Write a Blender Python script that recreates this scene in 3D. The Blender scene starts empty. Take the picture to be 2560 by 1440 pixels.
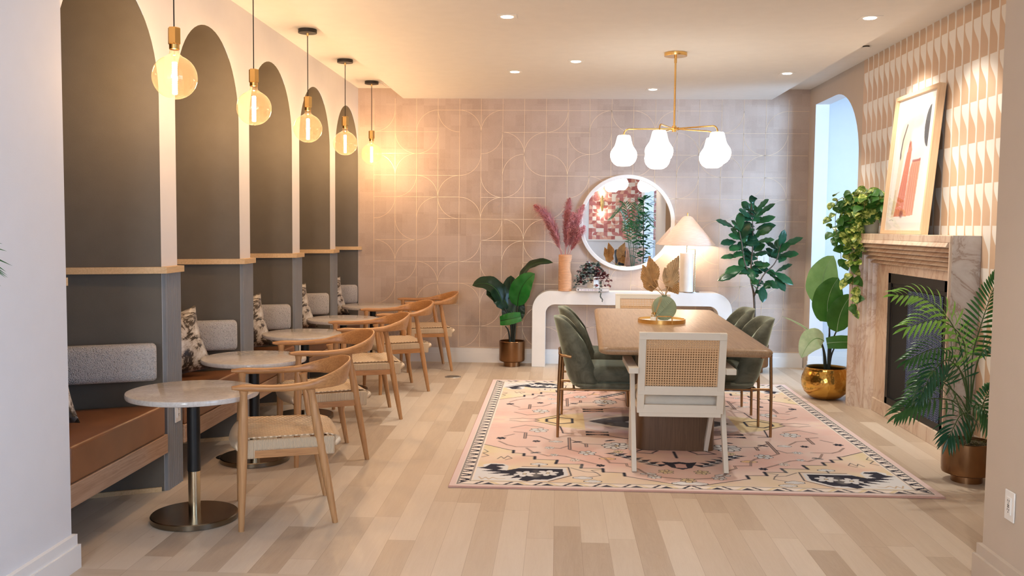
import bpy, math, random
import numpy as np
from mathutils import Vector, Matrix

# ------------------------------------------------------------------ camera
scene = bpy.context.scene
COL = scene.collection
F_PX, YAW, PITCH, ROLL, CAM_H = 2357.0, 0.047616, 0.0661777, 0.00983461, 1.45
cam_data = bpy.data.cameras.new('camera')
cam = bpy.data.objects.new('camera', cam_data)
COL.objects.link(cam)
cam_data.sensor_width = 36.0
cam_data.lens = F_PX / 2560 * 36.0
cam_data.clip_start = 0.05
fw = Vector((-math.sin(YAW) * math.cos(PITCH), math.cos(YAW) * math.cos(PITCH), -math.sin(PITCH)))
rt = Vector((math.cos(YAW), math.sin(YAW), 0))
up = rt.cross(fw)
cr, sr = math.cos(ROLL), math.sin(ROLL)
rt2, up2 = rt * cr + up * sr, up * cr - rt * sr
cam.matrix_world = Matrix(((rt2.x, up2.x, -fw.x, 0), (rt2.y, up2.y, -fw.y, 0), (rt2.z, up2.z, -fw.z, CAM_H), (0, 0, 0, 1)))
scene.camera = cam

# ------------------------------------------------------------------ view, world and daylight
scene.view_settings.view_transform = 'Standard'
scene.view_settings.look = 'None'
scene.view_settings.gamma = 1.0
scene.view_settings.use_curve_mapping = False
scene.view_settings.exposure = 0.36
world = bpy.data.worlds.new('daylight')
scene.world = world
world.use_nodes = True
bg = world.node_tree.nodes['Background']
bg.inputs[0].default_value = (0.62, 0.80, 1.0, 1)
bg.inputs[1].default_value = 0.9

def area_light(name, loc, target, sx, sy, power, color, spread=math.pi):
    d = bpy.data.lights.new(name, 'AREA')
    d.shape = 'RECTANGLE'; d.size = sx; d.size_y = sy
    d.energy = power; d.color = color; d.spread = spread
    o = bpy.data.objects.new(name, d); COL.objects.link(o)
    o.location = loc
    o.rotation_euler = (Vector(target) - Vector(loc)).to_track_quat('-Z', 'Y').to_euler()
    return o
DAY = (0.66, 0.82, 1.0)
# daylight of the windows: beside the hall behind the viewer, and in the room beyond the arch
area_light('window_light_hall', (3.4, 0.6, 1.6), (-2, 2.0, 1.2), 3.0, 2.4, 125, (0.38, 0.62, 1.0))
area_light('window_light_rear', (-0.75, -2.4, 1.6), (1.3, 6, 0.4), 1.3, 2.2, 150, (0.84, 0.91, 1.0))
area_light('window_light_side_room', (5.2, 7.2, 1.9), (1.0, 9.95, 1.75), 1.4, 2.0, 62, (0.42, 0.67, 1.0), math.radians(80))

# ------------------------------------------------------------------ materials
def srgb(r, g, b):
    f = lambda c: c / 12.92 if c <= 0.04045 else ((c + 0.055) / 1.055) ** 2.4
    return (f(r / 255), f(g / 255), f(b / 255), 1.0)

class Mat:
    """small node-graph helper"""
    def __init__(self, name):
        self.m = bpy.data.materials.new(name); self.m.use_nodes = True
        self.t = self.m.node_tree
        self.b = self.t.nodes['Principled BSDF']
        self.out = self.t.nodes['Material Output']
    def n(self, kind, ins=None, out=0, **props):
        nd = self.t.nodes.new(kind)
        for k, v in props.items():
            setattr(nd, k, v)
        for k, v in (ins or {}).items():
            self.set(nd.inputs[k], v)
        return nd.outputs[out] if out is not None else nd
    def set(self, sock, v):
        if isinstance(v, bpy.types.NodeSocket):
            self.t.links.new(v, sock)
        else:
            sock.default_value = v
    def p(self, **kw):
        names = dict(color='Base Color', rough='Roughness', metal='Metallic', normal='Normal', trans='Transmission Weight',
                     sheen='Sheen Weight', sheenr='Sheen Roughness', coat='Coat Weight', coatr='Coat Roughness', ior='IOR',
                     emit='Emission Color', estr='Emission Strength', sub='Subsurface Weight', spec='Specular IOR Level', alpha='Alpha')
        for k, v in kw.items():
            self.set(self.b.inputs[names[k]], v)
        return self
    def math(self, op, a, b=0.0, c=None):
        ins = {0: a, 1: b}
        if c is not None: ins[2] = c
        return self.n('ShaderNodeMath', ins, operation=op)
    def coord(self, which='Object'):
        nd = self.t.nodes.new('ShaderNodeTexCoord')
        return nd.outputs[which]
    def mapping(self, vec, scale=(1, 1, 1), rot=(0, 0, 0), loc=(0, 0, 0)):
        return self.n('ShaderNodeMapping', {'Vector': vec, 'Scale': scale, 'Rotation': rot, 'Location': loc})
    def noise(self, vec, scale=5, detail=3, rough=0.5, dist=0.0, out='Fac'):
        nd = self.n('ShaderNodeTexNoise', {'Vector': vec, 'Scale': scale, 'Detail': detail, 'Roughness': rough, 'Distortion': dist}, out=None)
        return nd.outputs[out]
    def ramp(self, fac, stops, interp='LINEAR'):
        nd = self.n('ShaderNodeValToRGB', {'Fac': fac}, out=None)
        cr_ = nd.color_ramp; cr_.interpolation = interp
        while len(cr_.elements) < len(stops): cr_.elements.new(0.5)
        for e, (p_, c) in zip(cr_.elements, stops):
            e.position = p_; e.color = c if len(c) == 4 else (*c, 1)
        return nd.outputs[0]
    def mix(self, fac, a, b, mode='MIX'):
        nd = self.n('ShaderNodeMix', None, out=None, data_type='RGBA', blend_type=mode)
        self.set(nd.inputs[0], fac); self.set(nd.inputs[6], a); self.set(nd.inputs[7], b)
        return nd.outputs[2]
    def bump(self, h, strength=0.3, dist=0.01):
        return self.n('ShaderNodeBump', {'Height': h, 'Strength': strength, 'Distance': dist})
    def sep(self, vec):
        return self.n('ShaderNodeSeparateXYZ', {0: vec}, out=None).outputs
    def comb(self, x=0.0, y=0.0, z=0.0):
        return self.n('ShaderNodeCombineXYZ', {0: x, 1: y, 2: z})

def plain(name, c, rough=0.5, metal=0.0, var=0.06, scale=9, bump=0.0, bscale=120, **kw):
    """simple procedural surface: slight tone variation plus optional fine relief"""
    M = Mat(name); co = M.coord()
    nz = M.noise(co, scale, 3)
    lo = tuple(x * (1 - var) for x in c[:3]) + (1,); hi = tuple(min(1, x * (1 + var)) for x in c[:3]) + (1,)
    M.p(color=M.ramp(nz, [(0.3, lo), (0.7, hi)]), rough=rough, metal=metal, **kw)
    if bump: M.p(normal=M.bump(M.noise(co, bscale, 2), bump, 0.004))
    return M.m

def wood(name, c_dark, c_light, axis=1, rough=0.45, ring=1.0, grain=1.0, bump=0.05):
    M = Mat(name); co = M.coord()
    sc = [14.0, 14.0, 14.0]; sc[axis] = 0.8
    v = M.mapping(co, tuple(s * ring for s in sc))
    rings = M.noise(v, 1.0, 3, 0.55, 1.6)
    bands = M.math('FRACT', M.math('MULTIPLY', rings, 7.0))
    fs = [120.0, 120.0, 120.0]; fs[axis] = 4.0
    fine = M.noise(M.mapping(co, tuple(s * grain for s in fs)), 1.0, 3, 0.6)
    f = M.math('ADD', M.math('MULTIPLY', bands, 0.22), M.math('MULTIPLY', fine, 0.85))
    M.p(color=M.ramp(f, [(0.2, c_dark), (0.75, c_light)]), rough=rough, normal=M.bump(fine, bump, 0.002))
    return M.m

def marble(name, base, vein, scale=3.0, rough=0.15, amount=0.5, stretch=(1, 1, 1)):
    M = Mat(name); co = M.mapping(M.coord(), stretch)
    a = M.noise(co, scale, 8, 0.62, 1.8)
    ridge = M.math('ABSOLUTE', M.math('SUBTRACT', a, 0.5))
    v = M.ramp(ridge, [(0.0, (1, 1, 1)), (0.035, (0.25, 0.25, 0.25)), (0.12, (0, 0, 0))])
    cloud = M.noise(co, scale * 0.8, 5, 0.6)
    f = M.math('ADD', M.math('MULTIPLY', v, amount), M.math('MULTIPLY', M.ramp(cloud, [(0.4, (0, 0, 0)), (0.75, (1, 1, 1))]), amount * 0.7))
    M.p(color=M.mix(f, base, vein), rough=rough)
    return M.m

m_white_wall = plain('white_wall_paint', (0.69, 0.68, 0.69, 1), 0.75, var=0.012, bump=0.08, bscale=260)
m_beige_wall = plain('beige_wall_paint', (0.52, 0.435, 0.355, 1), 0.75, var=0.012, bump=0.08, bscale=260)
m_ceiling = plain('ceiling_paint', (0.82, 0.79, 0.74, 1), 0.85, var=0.015, bump=0.05, bscale=200)
m_trim_white = plain('white_trim_paint', (0.78, 0.76, 0.74, 1), 0.4, var=0.01)
m_dark = plain('charcoal_booth_paint', (0.104, 0.088, 0.066, 1), 0.62, var=0.05, bump=0.25, bscale=420)
m_flute = plain('side_lit_flute_paint', (0.22, 0.225, 0.235, 1), 0.5, var=0.03)  # same booth paint; the side light on it is put into this lighter tone
m_oak_rail = wood('oak_rail', (0.50, 0.33, 0.16, 1), (0.66, 0.46, 0.25, 1), 1, 0.5)
m_oak_board = wood('oak_board', (0.30, 0.17, 0.10, 1), (0.50, 0.32, 0.21, 1), 1, 0.45)
m_chair_wood = wood('oiled_oak', (0.30, 0.13, 0.045, 1), (0.52, 0.26, 0.10, 1), 1, 0.38, ring=0.8)
m_leg_wood = wood('oiled_oak_leg', (0.33, 0.155, 0.06, 1), (0.55, 0.30, 0.13, 1), 2, 0.38, ring=0.8)
m_table_oak = wood('dining_oak', (0.23, 0.138, 0.072, 1), (0.36, 0.235, 0.135, 1), 1, 0.42, ring=0.6)
m_walnut = wood('pedestal_wood', (0.085, 0.042, 0.018, 1), (0.15, 0.08, 0.038, 1), 2, 0.4)
m_marble_top = marble('table_marble', (0.64, 0.59, 0.54, 1), (0.40, 0.35, 0.32, 1), 12, 0.12, 0.42)
m_fire_marble = marble('fireplace_marble', (0.76, 0.62, 0.48, 1), (0.42, 0.21, 0.11, 1), 4.2, 0.28, 0.5, (1, 1, 0.5))
m_fire_side = marble('fireplace_side_marble', (0.62, 0.58, 0.54, 1), (0.28, 0.17, 0.11, 1), 3.2, 0.25, 0.6)
m_black = plain('black_metal', (0.012, 0.012, 0.012, 1), 0.4, 0.3)
m_black_canopy = plain('black_canopy', (0.015, 0.012, 0.010, 1), 0.5)
m_cord = plain('black_cord', (0.02, 0.016, 0.012, 1), 0.8)
m_bronze = plain('bronze', (0.25, 0.135, 0.065, 1), 0.3, 1.0, var=0.25, scale=4)
m_base_metal = plain('dark_brushed_metal', (0.22, 0.18, 0.13, 1), 0.25, 1.0, var=0.1)
m_brass = plain('brass', (0.78, 0.50, 0.18, 1), 0.25, 1.0, var=0.05)
m_brass_leg = plain('antique_brass', (0.33, 0.19, 0.09, 1), 0.32, 1.0, var=0.1)
m_brushed = plain('brushed_brass_sleeve', (0.62, 0.52, 0.36, 1), 0.22, 1.0)
m_console = plain('console_lacquer', (0.80, 0.78, 0.75, 1), 0.4, var=0.015)
m_cream_wood = plain('cream_painted_wood', (0.70, 0.65, 0.56, 1), 0.45, var=0.02, bump=0.05)
m_linen = plain('linen', (0.70, 0.66, 0.58, 1), 0.9, bump=0.5, bscale=500)
m_soil = plain('soil', (0.05, 0.035, 0.02, 1), 0.95, var=0.4, scale=60, bump=0.8, bscale=90)
m_plate = plain('outlet_plastic', (0.78, 0.76, 0.73, 1), 0.35, var=0.0)
m_slot = plain('outlet_slot', (0.05, 0.05, 0.05, 1), 0.6)
m_firebox = plain('firebox_metal', (0.028, 0.024, 0.021, 1), 0.55, 0.4)
m_frame_wood = wood('maple_frame', (0.66, 0.44, 0.25, 1), (0.80, 0.58, 0.37, 1), 2, 0.45)
m_terracotta = plain('ribbed_terracotta', (0.68, 0.38, 0.22, 1), 0.75, var=0.08)
m_sage = plain('sage_ceramic', (0.27, 0.34, 0.22, 1), 0.6, var=0.05)
m_dry = plain('dried_palm', (0.55, 0.34, 0.15, 1), 0.7, var=0.2, scale=20)
m_dry2 = plain('pale_dried_palm', (0.60, 0.45, 0.27, 1), 0.7, var=0.2, scale=20)

def leather():
    M = Mat('tan_leather'); co = M.coord()
    c = M.ramp(M.noise(co, 3, 4), [(0.3, (0.20, 0.080, 0.032, 1)), (0.7, (0.30, 0.130, 0.055, 1))])
    M.p(color=c, rough=0.38, normal=M.bump(M.n('ShaderNodeTexVoronoi', {'Vector': co, 'Scale': 420.0}), 0.12, 0.002))
    return M.m
m_leather = leather()

def boucle():
    M = Mat('boucle'); co = M.coord()
    v = M.n('ShaderNodeTexVoronoi', {'Vector': co, 'Scale': 190.0})
    n1 = M.noise(co, 130, 3, 0.7)
    h = M.math('ADD', M.math('SUBTRACT', 1.0, v), n1)
    M.p(color=M.ramp(h, [(0.45, (0.28, 0.26, 0.245, 1)), (1.05, (0.62, 0.58, 0.555, 1))]), rough=0.95, sheen=0.3, normal=M.bump(h, 0.9, 0.008))
    return M.m
m_boucle = boucle()

def velvet():
    M = Mat('green_velvet'); co = M.coord()
    n1 = M.noise(co, 7, 5, 0.65, 1.2)  # colour noise, its contrast widened to imitate the mottled sheen
    M.p(color=M.ramp(n1, [(0.3, (0.046, 0.052, 0.036, 1)), (0.68, (0.135, 0.142, 0.104, 1))]), rough=0.75, sheen=0.9, sheenr=0.35,
        normal=M.bump(M.noise(co, 350, 2), 0.15, 0.002))
    M.set(M.b.inputs['Sheen Tint'], (0.72, 0.82, 0.62, 1))
    return M.m
m_velvet = velvet()

def cowhide():
    M = Mat('cowhide_print'); co = M.mapping(M.coord(), (1, 1, 1.4))
    a = M.noise(co, 5.0, 8, 0.72, 0.6)
    c = M.ramp(a, [(0.40, (0.012, 0.010, 0.009, 1)), (0.47, (0.07, 0.045, 0.025, 1)), (0.50, (0.52, 0.46, 0.38, 1)), (0.60, (0.80, 0.78, 0.74, 1))])
    M.p(color=c, rough=0.35, sheen=0.2)
    return M.m
m_cowhide = cowhide()

def weave(name, base, dark, sx=85.0, sy=85.0):
    """paper-cord weave: plain lattice of cords with dark gaps"""
    M = Mat(name); s = M.sep(M.coord())
    a = M.math('SINE', M.math('MULTIPLY', s[0], sx * 2)); b = M.math('SINE', M.math('MULTIPLY', s[1], sy * 2))
    h = M.math('MULTIPLY', a, b)
    M.p(color=M.ramp(h, [(0.0, dark), (0.12, base), (1.0, base)]), rough=0.8, normal=M.bump(h, 0.8, 0.004))
    return M.m
CORD, CORD_D = (0.78, 0.61, 0.42, 1), (0.46, 0.31, 0.18, 1)
def cord_stripe(name, axis):
    M = Mat(name); s = M.sep(M.coord())
    h = M.math('SINE', M.math('MULTIPLY', s[axis], 1100.0))
    M.p(color=M.ramp(h, [(0.0, (0.56, 0.41, 0.27, 1)), (0.35, CORD)]), rough=0.8, normal=M.bump(h, 0.7, 0.003))
    return M.m
m_weave = weave('paper_cord_weave', CORD, CORD_D, 150.0, 120.0)
m_cord_y = cord_stripe('paper_cord_wrap', 1)
m_cord_x = cord_stripe('paper_cord_wrap_front', 0)

def leaf_mat(name, c1, c2, rough=0.4, vein=0.15):
    M = Mat(name); co = M.coord()
    n1 = M.noise(co, 12, 4, 0.6)
    M.p(color=M.ramp(n1, [(0.3, c1), (0.7, c2)]), rough=rough, spec=0.4)
    tr = M.n('ShaderNodeBsdfTranslucent', {'Color': tuple(min(1, x * 1.6) for x in c2[:3]) + (1,)})
    mx = M.n('ShaderNodeMixShader', {0: 0.22, 1: M.b.outputs[0], 2: tr})
    M.t.links.new(mx, M.out.inputs[0])
    return M.m
m_leaf_dark = leaf_mat('leaf_dark', (0.008, 0.022, 0.010, 1), (0.016, 0.045, 0.018, 1), 0.35)
m_leaf_bright = leaf_mat('leaf_bright', (0.010, 0.11, 0.015, 1), (0.018, 0.19, 0.03, 1), 0.4)
m_leaf_mid = leaf_mat('leaf_mid', (0.035, 0.12, 0.018, 1), (0.06, 0.19, 0.03, 1), 0.4)
m_leaf_light = leaf_mat('leaf_light', (0.17, 0.36, 0.10, 1), (0.28, 0.50, 0.18, 1), 0.45)
m_leaf_pale = leaf_mat('leaf_pale', (0.28, 0.44, 0.22, 1), (0.52, 0.66, 0.42, 1), 0.45)
m_fig = leaf_mat('fig_leaf', (0.012, 0.055, 0.020, 1), (0.030, 0.12, 0.038, 1), 0.28)
m_fig_blue = leaf_mat('fig_leaf_cool', (0.010, 0.042, 0.022, 1), (0.022, 0.085, 0.042, 1), 0.2)
m_palm = leaf_mat('palm_leaf', (0.022, 0.085, 0.025, 1), (0.045, 0.15, 0.045, 1), 0.3)
m_palm_light = leaf_mat('palm_leaf_light', (0.13, 0.36, 0.045, 1), (0.26, 0.54, 0.10, 1), 0.32)
m_palm_blue = leaf_mat('palm_leaf_cool', (0.014, 0.060, 0.030, 1), (0.032, 0.115, 0.062, 1), 0.25)
m_stem = plain('green_stem', (0.05, 0.10, 0.025, 1), 0.5)
m_stem_dark = plain('dark_stem', (0.018, 0.022, 0.012, 1), 0.5)
m_bark = plain('bark', (0.10, 0.075, 0.055, 1), 0.8, var=0.3, scale=40, bump=0.5)
def pothos_mat():
    M = Mat('variegated_leaf'); co = M.coord()
    n1 = M.noise(co, 26, 4, 0.65)
    M.p(color=M.ramp(n1, [(0.34, (0.035, 0.095, 0.014, 1)), (0.48, (0.14, 0.24, 0.03, 1)), (0.60, (0.62, 0.68, 0.18, 1))]), rough=0.35)
    return M.m
m_pothos = pothos_mat()
def trad_mat():
    M = Mat('striped_tradescantia'); co = M.coord()
    n1 = M.noise(M.mapping(co, (1, 1, 2.2)), 38, 2, 0.5)
    M.p(color=M.ramp(n1, [(0.40, (0.018, 0.040, 0.032, 1)), (0.52, (0.03, 0.05, 0.045, 1)), (0.60, (0.36, 0.42, 0.40, 1))]), rough=0.4)
    return M.m
m_trad = trad_mat()
m_trad_red = plain('purple_leaf', (0.085, 0.014, 0.018, 1), 0.4, var=0.3)

def glass_thin(name, tint, refl=0.12, body=0.0, body_col=(1, 1, 1, 1), rough=0.02):
    M = Mat(name)
    tr = M.n('ShaderNodeBsdfTransparent', {'Color': tint})
    gl = M.n('ShaderNodeBsdfGlossy', {'Color': (1, 1, 1, 1), 'Roughness': rough})
    fc = M.n('ShaderNodeLayerWeight', {'Blend': 0.5}, out=1)
    fr = M.math('ADD', M.math('MULTIPLY', M.math('POWER', fc, 4.0), 0.7), 0.045)
    a = M.n('ShaderNodeMixShader', {0: fr, 1: tr, 2: gl})
    if body:
        tl = M.n('ShaderNodeBsdfTranslucent', {'Color': body_col})
        a = M.n('ShaderNodeMixShader', {0: body, 1: a, 2: tl})
    M.t.links.new(a, M.out.inputs[0])
    return M.m
m_amber = glass_thin('amber_glass', (0.96, 0.90, 0.79, 1), body=0.016, body_col=(1.0, 0.76, 0.50, 1))
m_clear = glass_thin('clear_glass', (0.95, 0.96, 0.95, 1))

def emit(name, c, s):
    M = Mat(name); M.p(color=(0, 0, 0, 1), emit=c, estr=s); return M.m
m_filament = emit('glowing_filament', (1.0, 0.65, 0.36, 1), 540.0)
m_lamp_bulb = emit('lit_bulb', (1.0, 0.80, 0.58, 1), 420.0)
m_downlight = emit('downlight_lens', (1.0, 0.86, 0.70, 1), 14.0)
m_opal = emit('lit_opal_glass', (1.0, 0.92, 0.81, 1), 5.2)
def shade_mat():
    M = Mat('lamp_shade_linen'); co = M.coord()
    n1 = M.noise(M.mapping(co, (3, 3, 60)), 5, 3)
    c = M.ramp(n1, [(0.3, (0.60, 0.51, 0.45, 1)), (0.7, (0.72, 0.63, 0.57, 1))])
    d = M.n('ShaderNodeBsdfDiffuse', {'Color': c}); t = M.n('ShaderNodeBsdfTranslucent', {'Color': c})
    M.t.links.new(M.n('ShaderNodeMixShader', {0: 0.32, 1: d, 2: t}), M.out.inputs[0])
    return M.m
m_shade = shade_mat()
def mirror_mat():
    M = Mat('mirror_silver'); M.p(color=(0.92, 0.92, 0.92, 1), metal=1.0, rough=0.0); return M.m
m_mirror = mirror_mat()
def attr_mat(name, rough=0.8, bump=0.0, sheen=0.0):
    M = Mat(name)
    a = M.n('ShaderNodeVertexColor', None, layer_name='pattern')
    M.p(color=a, rough=rough, sheen=sheen)
    if bump: M.p(normal=M.bump(M.noise(M.coord(), 600, 2), bump, 0.003))
    return M.m
m_rug = attr_mat('woven_rug_pattern', 0.95, 0.5, 0.0)
m_art = attr_mat('watercolour_print', 0.7)
m_paper = attr_mat('geometric_wallpaper', 0.8)
m_cover = attr_mat('book_cover', 0.5)

def gold_bowl_mat():
    M = Mat('hammered_gold'); co = M.coord()
    v = M.n('ShaderNodeTexVoronoi', {'Vector': co, 'Scale': 42.0}, feature='SMOOTH_F1')
    M.p(color=(0.72, 0.42, 0.10, 1), metal=1.0, rough=0.2, normal=M.bump(v, 0.25, 0.01)); return M.m
m_gold = gold_bowl_mat()
m_inside = plain('dark_brass_inside', (0.16, 0.11, 0.04, 1), 0.4, 1.0)

def floor_mat():
    M = Mat('oak_planks'); s = M.sep(M.coord())
    far = M.math('GREATER_THAN', s[1], 3.77)
    def pick(a, b):
        return M.math('ADD', M.math('MULTIPLY', far, a), M.math('MULTIPLY', M.math('SUBTRACT', 1.0, far), b))
    u, v = pick(s[0], s[1]), pick(s[1], s[0])
    col = M.math('FLOOR', M.math('DIVIDE', u, 0.127))
    fu = M.math('FRACT', M.math('DIVIDE', u, 0.127))
    off = M.n('ShaderNodeTexWhiteNoise', {'Vector': M.comb(col, 3.1, 0.0)}, noise_dimensions='3D')
    vv = M.math('ADD', M.math('DIVIDE', v, 1.15), M.math('MULTIPLY', off, 7.0))
    row = M.math('FLOOR', vv); fv = M.math('FRACT', vv)
    rid = M.n('ShaderNodeTexWhiteNoise', {'Vector': M.comb(col, row, 1.7)}, noise_dimensions='3D')
    gco = M.comb(M.math('ADD', M.math('MULTIPLY', u, 16.0), M.math('MULTIPLY', rid, 50.0)), M.math('MULTIPLY', v, 1.6), M.math('MULTIPLY', rid, 30.0))
    g = M.noise(gco, 1.0, 4, 0.6, 2.0)
    fine = M.noise(M.comb(M.math('MULTIPLY', u, 190.0), M.math('MULTIPLY', v, 9.0), M.math('MULTIPLY', rid, 9.0)), 1.0, 2)
    rings = M.math('FRACT', M.math('MULTIPLY', g, 9.0))
    tone = M.math('ADD', M.math('MULTIPLY', rid, 0.62), M.math('ADD', M.math('MULTIPLY', g, 0.28), M.math('ADD', M.math('MULTIPLY', fine, 0.12), M.math('MULTIPLY', rings, 0.05))))
    c = M.ramp(tone, [(0.12, (0.40, 0.30, 0.215, 1)), (0.45, (0.55, 0.445, 0.34, 1)), (0.9, (0.67, 0.575, 0.47, 1))])
    su = M.math('LESS_THAN', fu, 0.014); sv = M.math('LESS_THAN', fv, 0.0022)
    seam = M.math('MAXIMUM', su, sv)
    c2 = M.mix(M.math('MULTIPLY', seam, 0.45), c, (0.22, 0.13, 0.07, 1))
    kn = M.ramp(M.noise(M.comb(M.math('MULTIPLY', s[0], 9.0), M.math('MULTIPLY', s[1], 4.0), 0.0), 1.4, 2), [(0.74, (0, 0, 0)), (0.8, (1, 1, 1))])
    M.p(color=M.mix(M.math('MULTIPLY', kn, 0.3), c2, (0.2, 0.11, 0.06, 1)), rough=0.42, spec=0.35,
        normal=M.bump(M.math('SUBTRACT', fine, M.math('MULTIPLY', seam, 2.0)), 0.12, 0.002))
    return M.m
m_floor = floor_mat()

def back_wall_mat():
    M = Mat('blush_cork_wallcovering'); co = M.coord(); s = M.sep(co)
    T = 0.226
    cx = M.math('FLOOR', M.math('DIVIDE', M.math('ADD', s[0], 10.0), T)); cz = M.math('FLOOR', M.math('DIVIDE', M.math('ADD', s[2], 0.02), T))
    rid = M.n('ShaderNodeTexWhiteNoise', {'Vector': M.comb(cx, cz, 0.0)}, noise_dimensions='3D')
    sub = M.n('ShaderNodeTexWhiteNoise', {'Vector': M.comb(M.math('FLOOR', M.math('DIVIDE', s[0], T / 2)), M.math('FLOOR', M.math('DIVIDE', s[2], T / 2)), 2.0)}, noise_dimensions='3D')
    big = M.noise(co, 2.2, 5, 0.65)
    grain = M.noise(M.mapping(co, (1, 1, 3)), 60, 4, 0.7)
    f = M.math('ADD', M.math('ADD', M.math('MULTIPLY', rid, 0.16), M.math('MULTIPLY', sub, 0.10)), M.math('ADD', M.math('MULTIPLY', big, 0.5), M.math('MULTIPLY', grain, 0.3)))
    c = M.ramp(f, [(0.25, (0.37, 0.275, 0.22, 1)), (0.55, (0.50, 0.395, 0.33, 1)), (0.85, (0.60, 0.49, 0.42, 1))])
    spots = M.ramp(M.noise(co, 38, 6, 0.8), [(0.66, (0, 0, 0)), (0.74, (1, 1, 1))])
    patch = M.ramp(M.noise(co, 3.5, 2), [(0.5, (0, 0, 0)), (0.65, (1, 1, 1))])
    M.p(color=M.mix(M.math('MULTIPLY', spots, M.math('MULTIPLY', patch, 0.55)), c, (0.17, 0.10, 0.07, 1)), rough=0.7,
        normal=M.bump(grain, 0.12, 0.003))
    return M.m
m_backwall = back_wall_mat()
m_inlay = plain('gold_inlay', (0.88, 0.70, 0.48, 1), 0.35, 0.3)

def tile_mat():
    """column tiles: cream above an S-curve, tan below it, cream strip between columns"""
    M = Mat('wave_tiles'); s = M.sep(M.coord())
    W, Hh = 0.1233, 0.256
    u = M.math('FRACT', M.math('DIVIDE', M.math('SUBTRACT', 8.206, s[1]), W))
    colid = M.math('FLOOR', M.math('DIVIDE', M.math('SUBTRACT', 8.206, s[1]), W))
    vz = M.math('DIVIDE', M.math('SUBTRACT', 2.757, s[2]), Hh)
    v = M.math('FRACT', vz); rowid = M.math('FLOOR', vz)
    sm = M.n('ShaderNodeMapRange', {'Value': v, 'From Min': 0.12, 'From Max': 0.72, 'To Min': 0.12, 'To Max': 0.84}, interpolation_type='SMOOTHSTEP')
    tan = M.math('MULTIPLY', M.math('LESS_THAN', u, sm), M.math('GREATER_THAN', u, 0.0))
    rid = M.n('ShaderNodeTexWhiteNoise', {'Vector': M.comb(colid, rowid, 0.0)}, noise_dimensions='3D')
    g1 = M.math('LESS_THAN', M.math('ABSOLUTE', M.math('SUBTRACT', u, 0.985)), 0.012)
    g2 = M.math('LESS_THAN', v, 0.008)
    g3 = M.math('LESS_THAN', M.math('ABSOLUTE', M.math('SUBTRACT', u, M.math('ADD', sm, 0.012))), 0.012)
    grout = M.math('MAXIMUM', g1, M.math('MAXIMUM', g2, g3))
    tanc = M.ramp(rid, [(0.0, (0.56, 0.385, 0.25, 1)), (1.0, (0.64, 0.46, 0.32, 1))])
    c = M.mix(tan, (0.80, 0.76, 0.70, 1), tanc)
    c = M.mix(M.math('MULTIPLY', grout, 0.35), c, (0.62, 0.50, 0.40, 1))
    M.p(color=c, rough=0.45, normal=M.bump(M.math('SUBTRACT', 1.0, grout), 0.4, 0.004))
    return M.m
m_tile = tile_mat()

def cane_mat():
    """open cane webbing: strands with round see-through holes"""
    M = Mat('cane_webbing'); s = M.sep(M.coord())
    P = 0.0148
    a = M.math('SUBTRACT', M.math('FRACT', M.math('DIVIDE', s[0], P)), 0.5)
    b = M.math('SUBTRACT', M.math('FRACT', M.math('DIVIDE', s[2], P)), 0.5)
    r = M.math('SQRT', M.math('ADD', M.math('MULTIPLY', a, a), M.math('MULTIPLY', b, b)))
    hole = M.math('LESS_THAN', r, 0.235)
    line = M.ramp(r, [(0.2, (0.30, 0.16, 0.07, 1)), (0.36, (0.60, 0.38, 0.20, 1)), (0.6, (0.66, 0.44, 0.25, 1))])
    M.p(color=line, rough=0.6)
    tr = M.n('ShaderNodeBsdfTransparent')
    M.t.links.new(M.n('ShaderNodeMixShader', {0: hole, 1: M.b.outputs[0], 2: tr}), M.out.inputs[0])
    return M.m
m_cane = cane_mat()
def pampas_mat():
    M = Mat('dyed_pampas'); co = M.coord()
    M.p(color=M.ramp(M.noise(co, 7, 3), [(0.35, (0.74, 0.36, 0.30, 1)), (0.65, (0.88, 0.60, 0.68, 1))]), rough=0.9)
    tr = M.n('ShaderNodeBsdfTranslucent', {'Color': (0.85, 0.45, 0.48, 1)})
    M.t.links.new(M.n('ShaderNodeMixShader', {0: 0.5, 1: M.b.outputs[0], 2: tr}), M.out.inputs[0])
    return M.m
m_pampas = pampas_mat()

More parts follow.
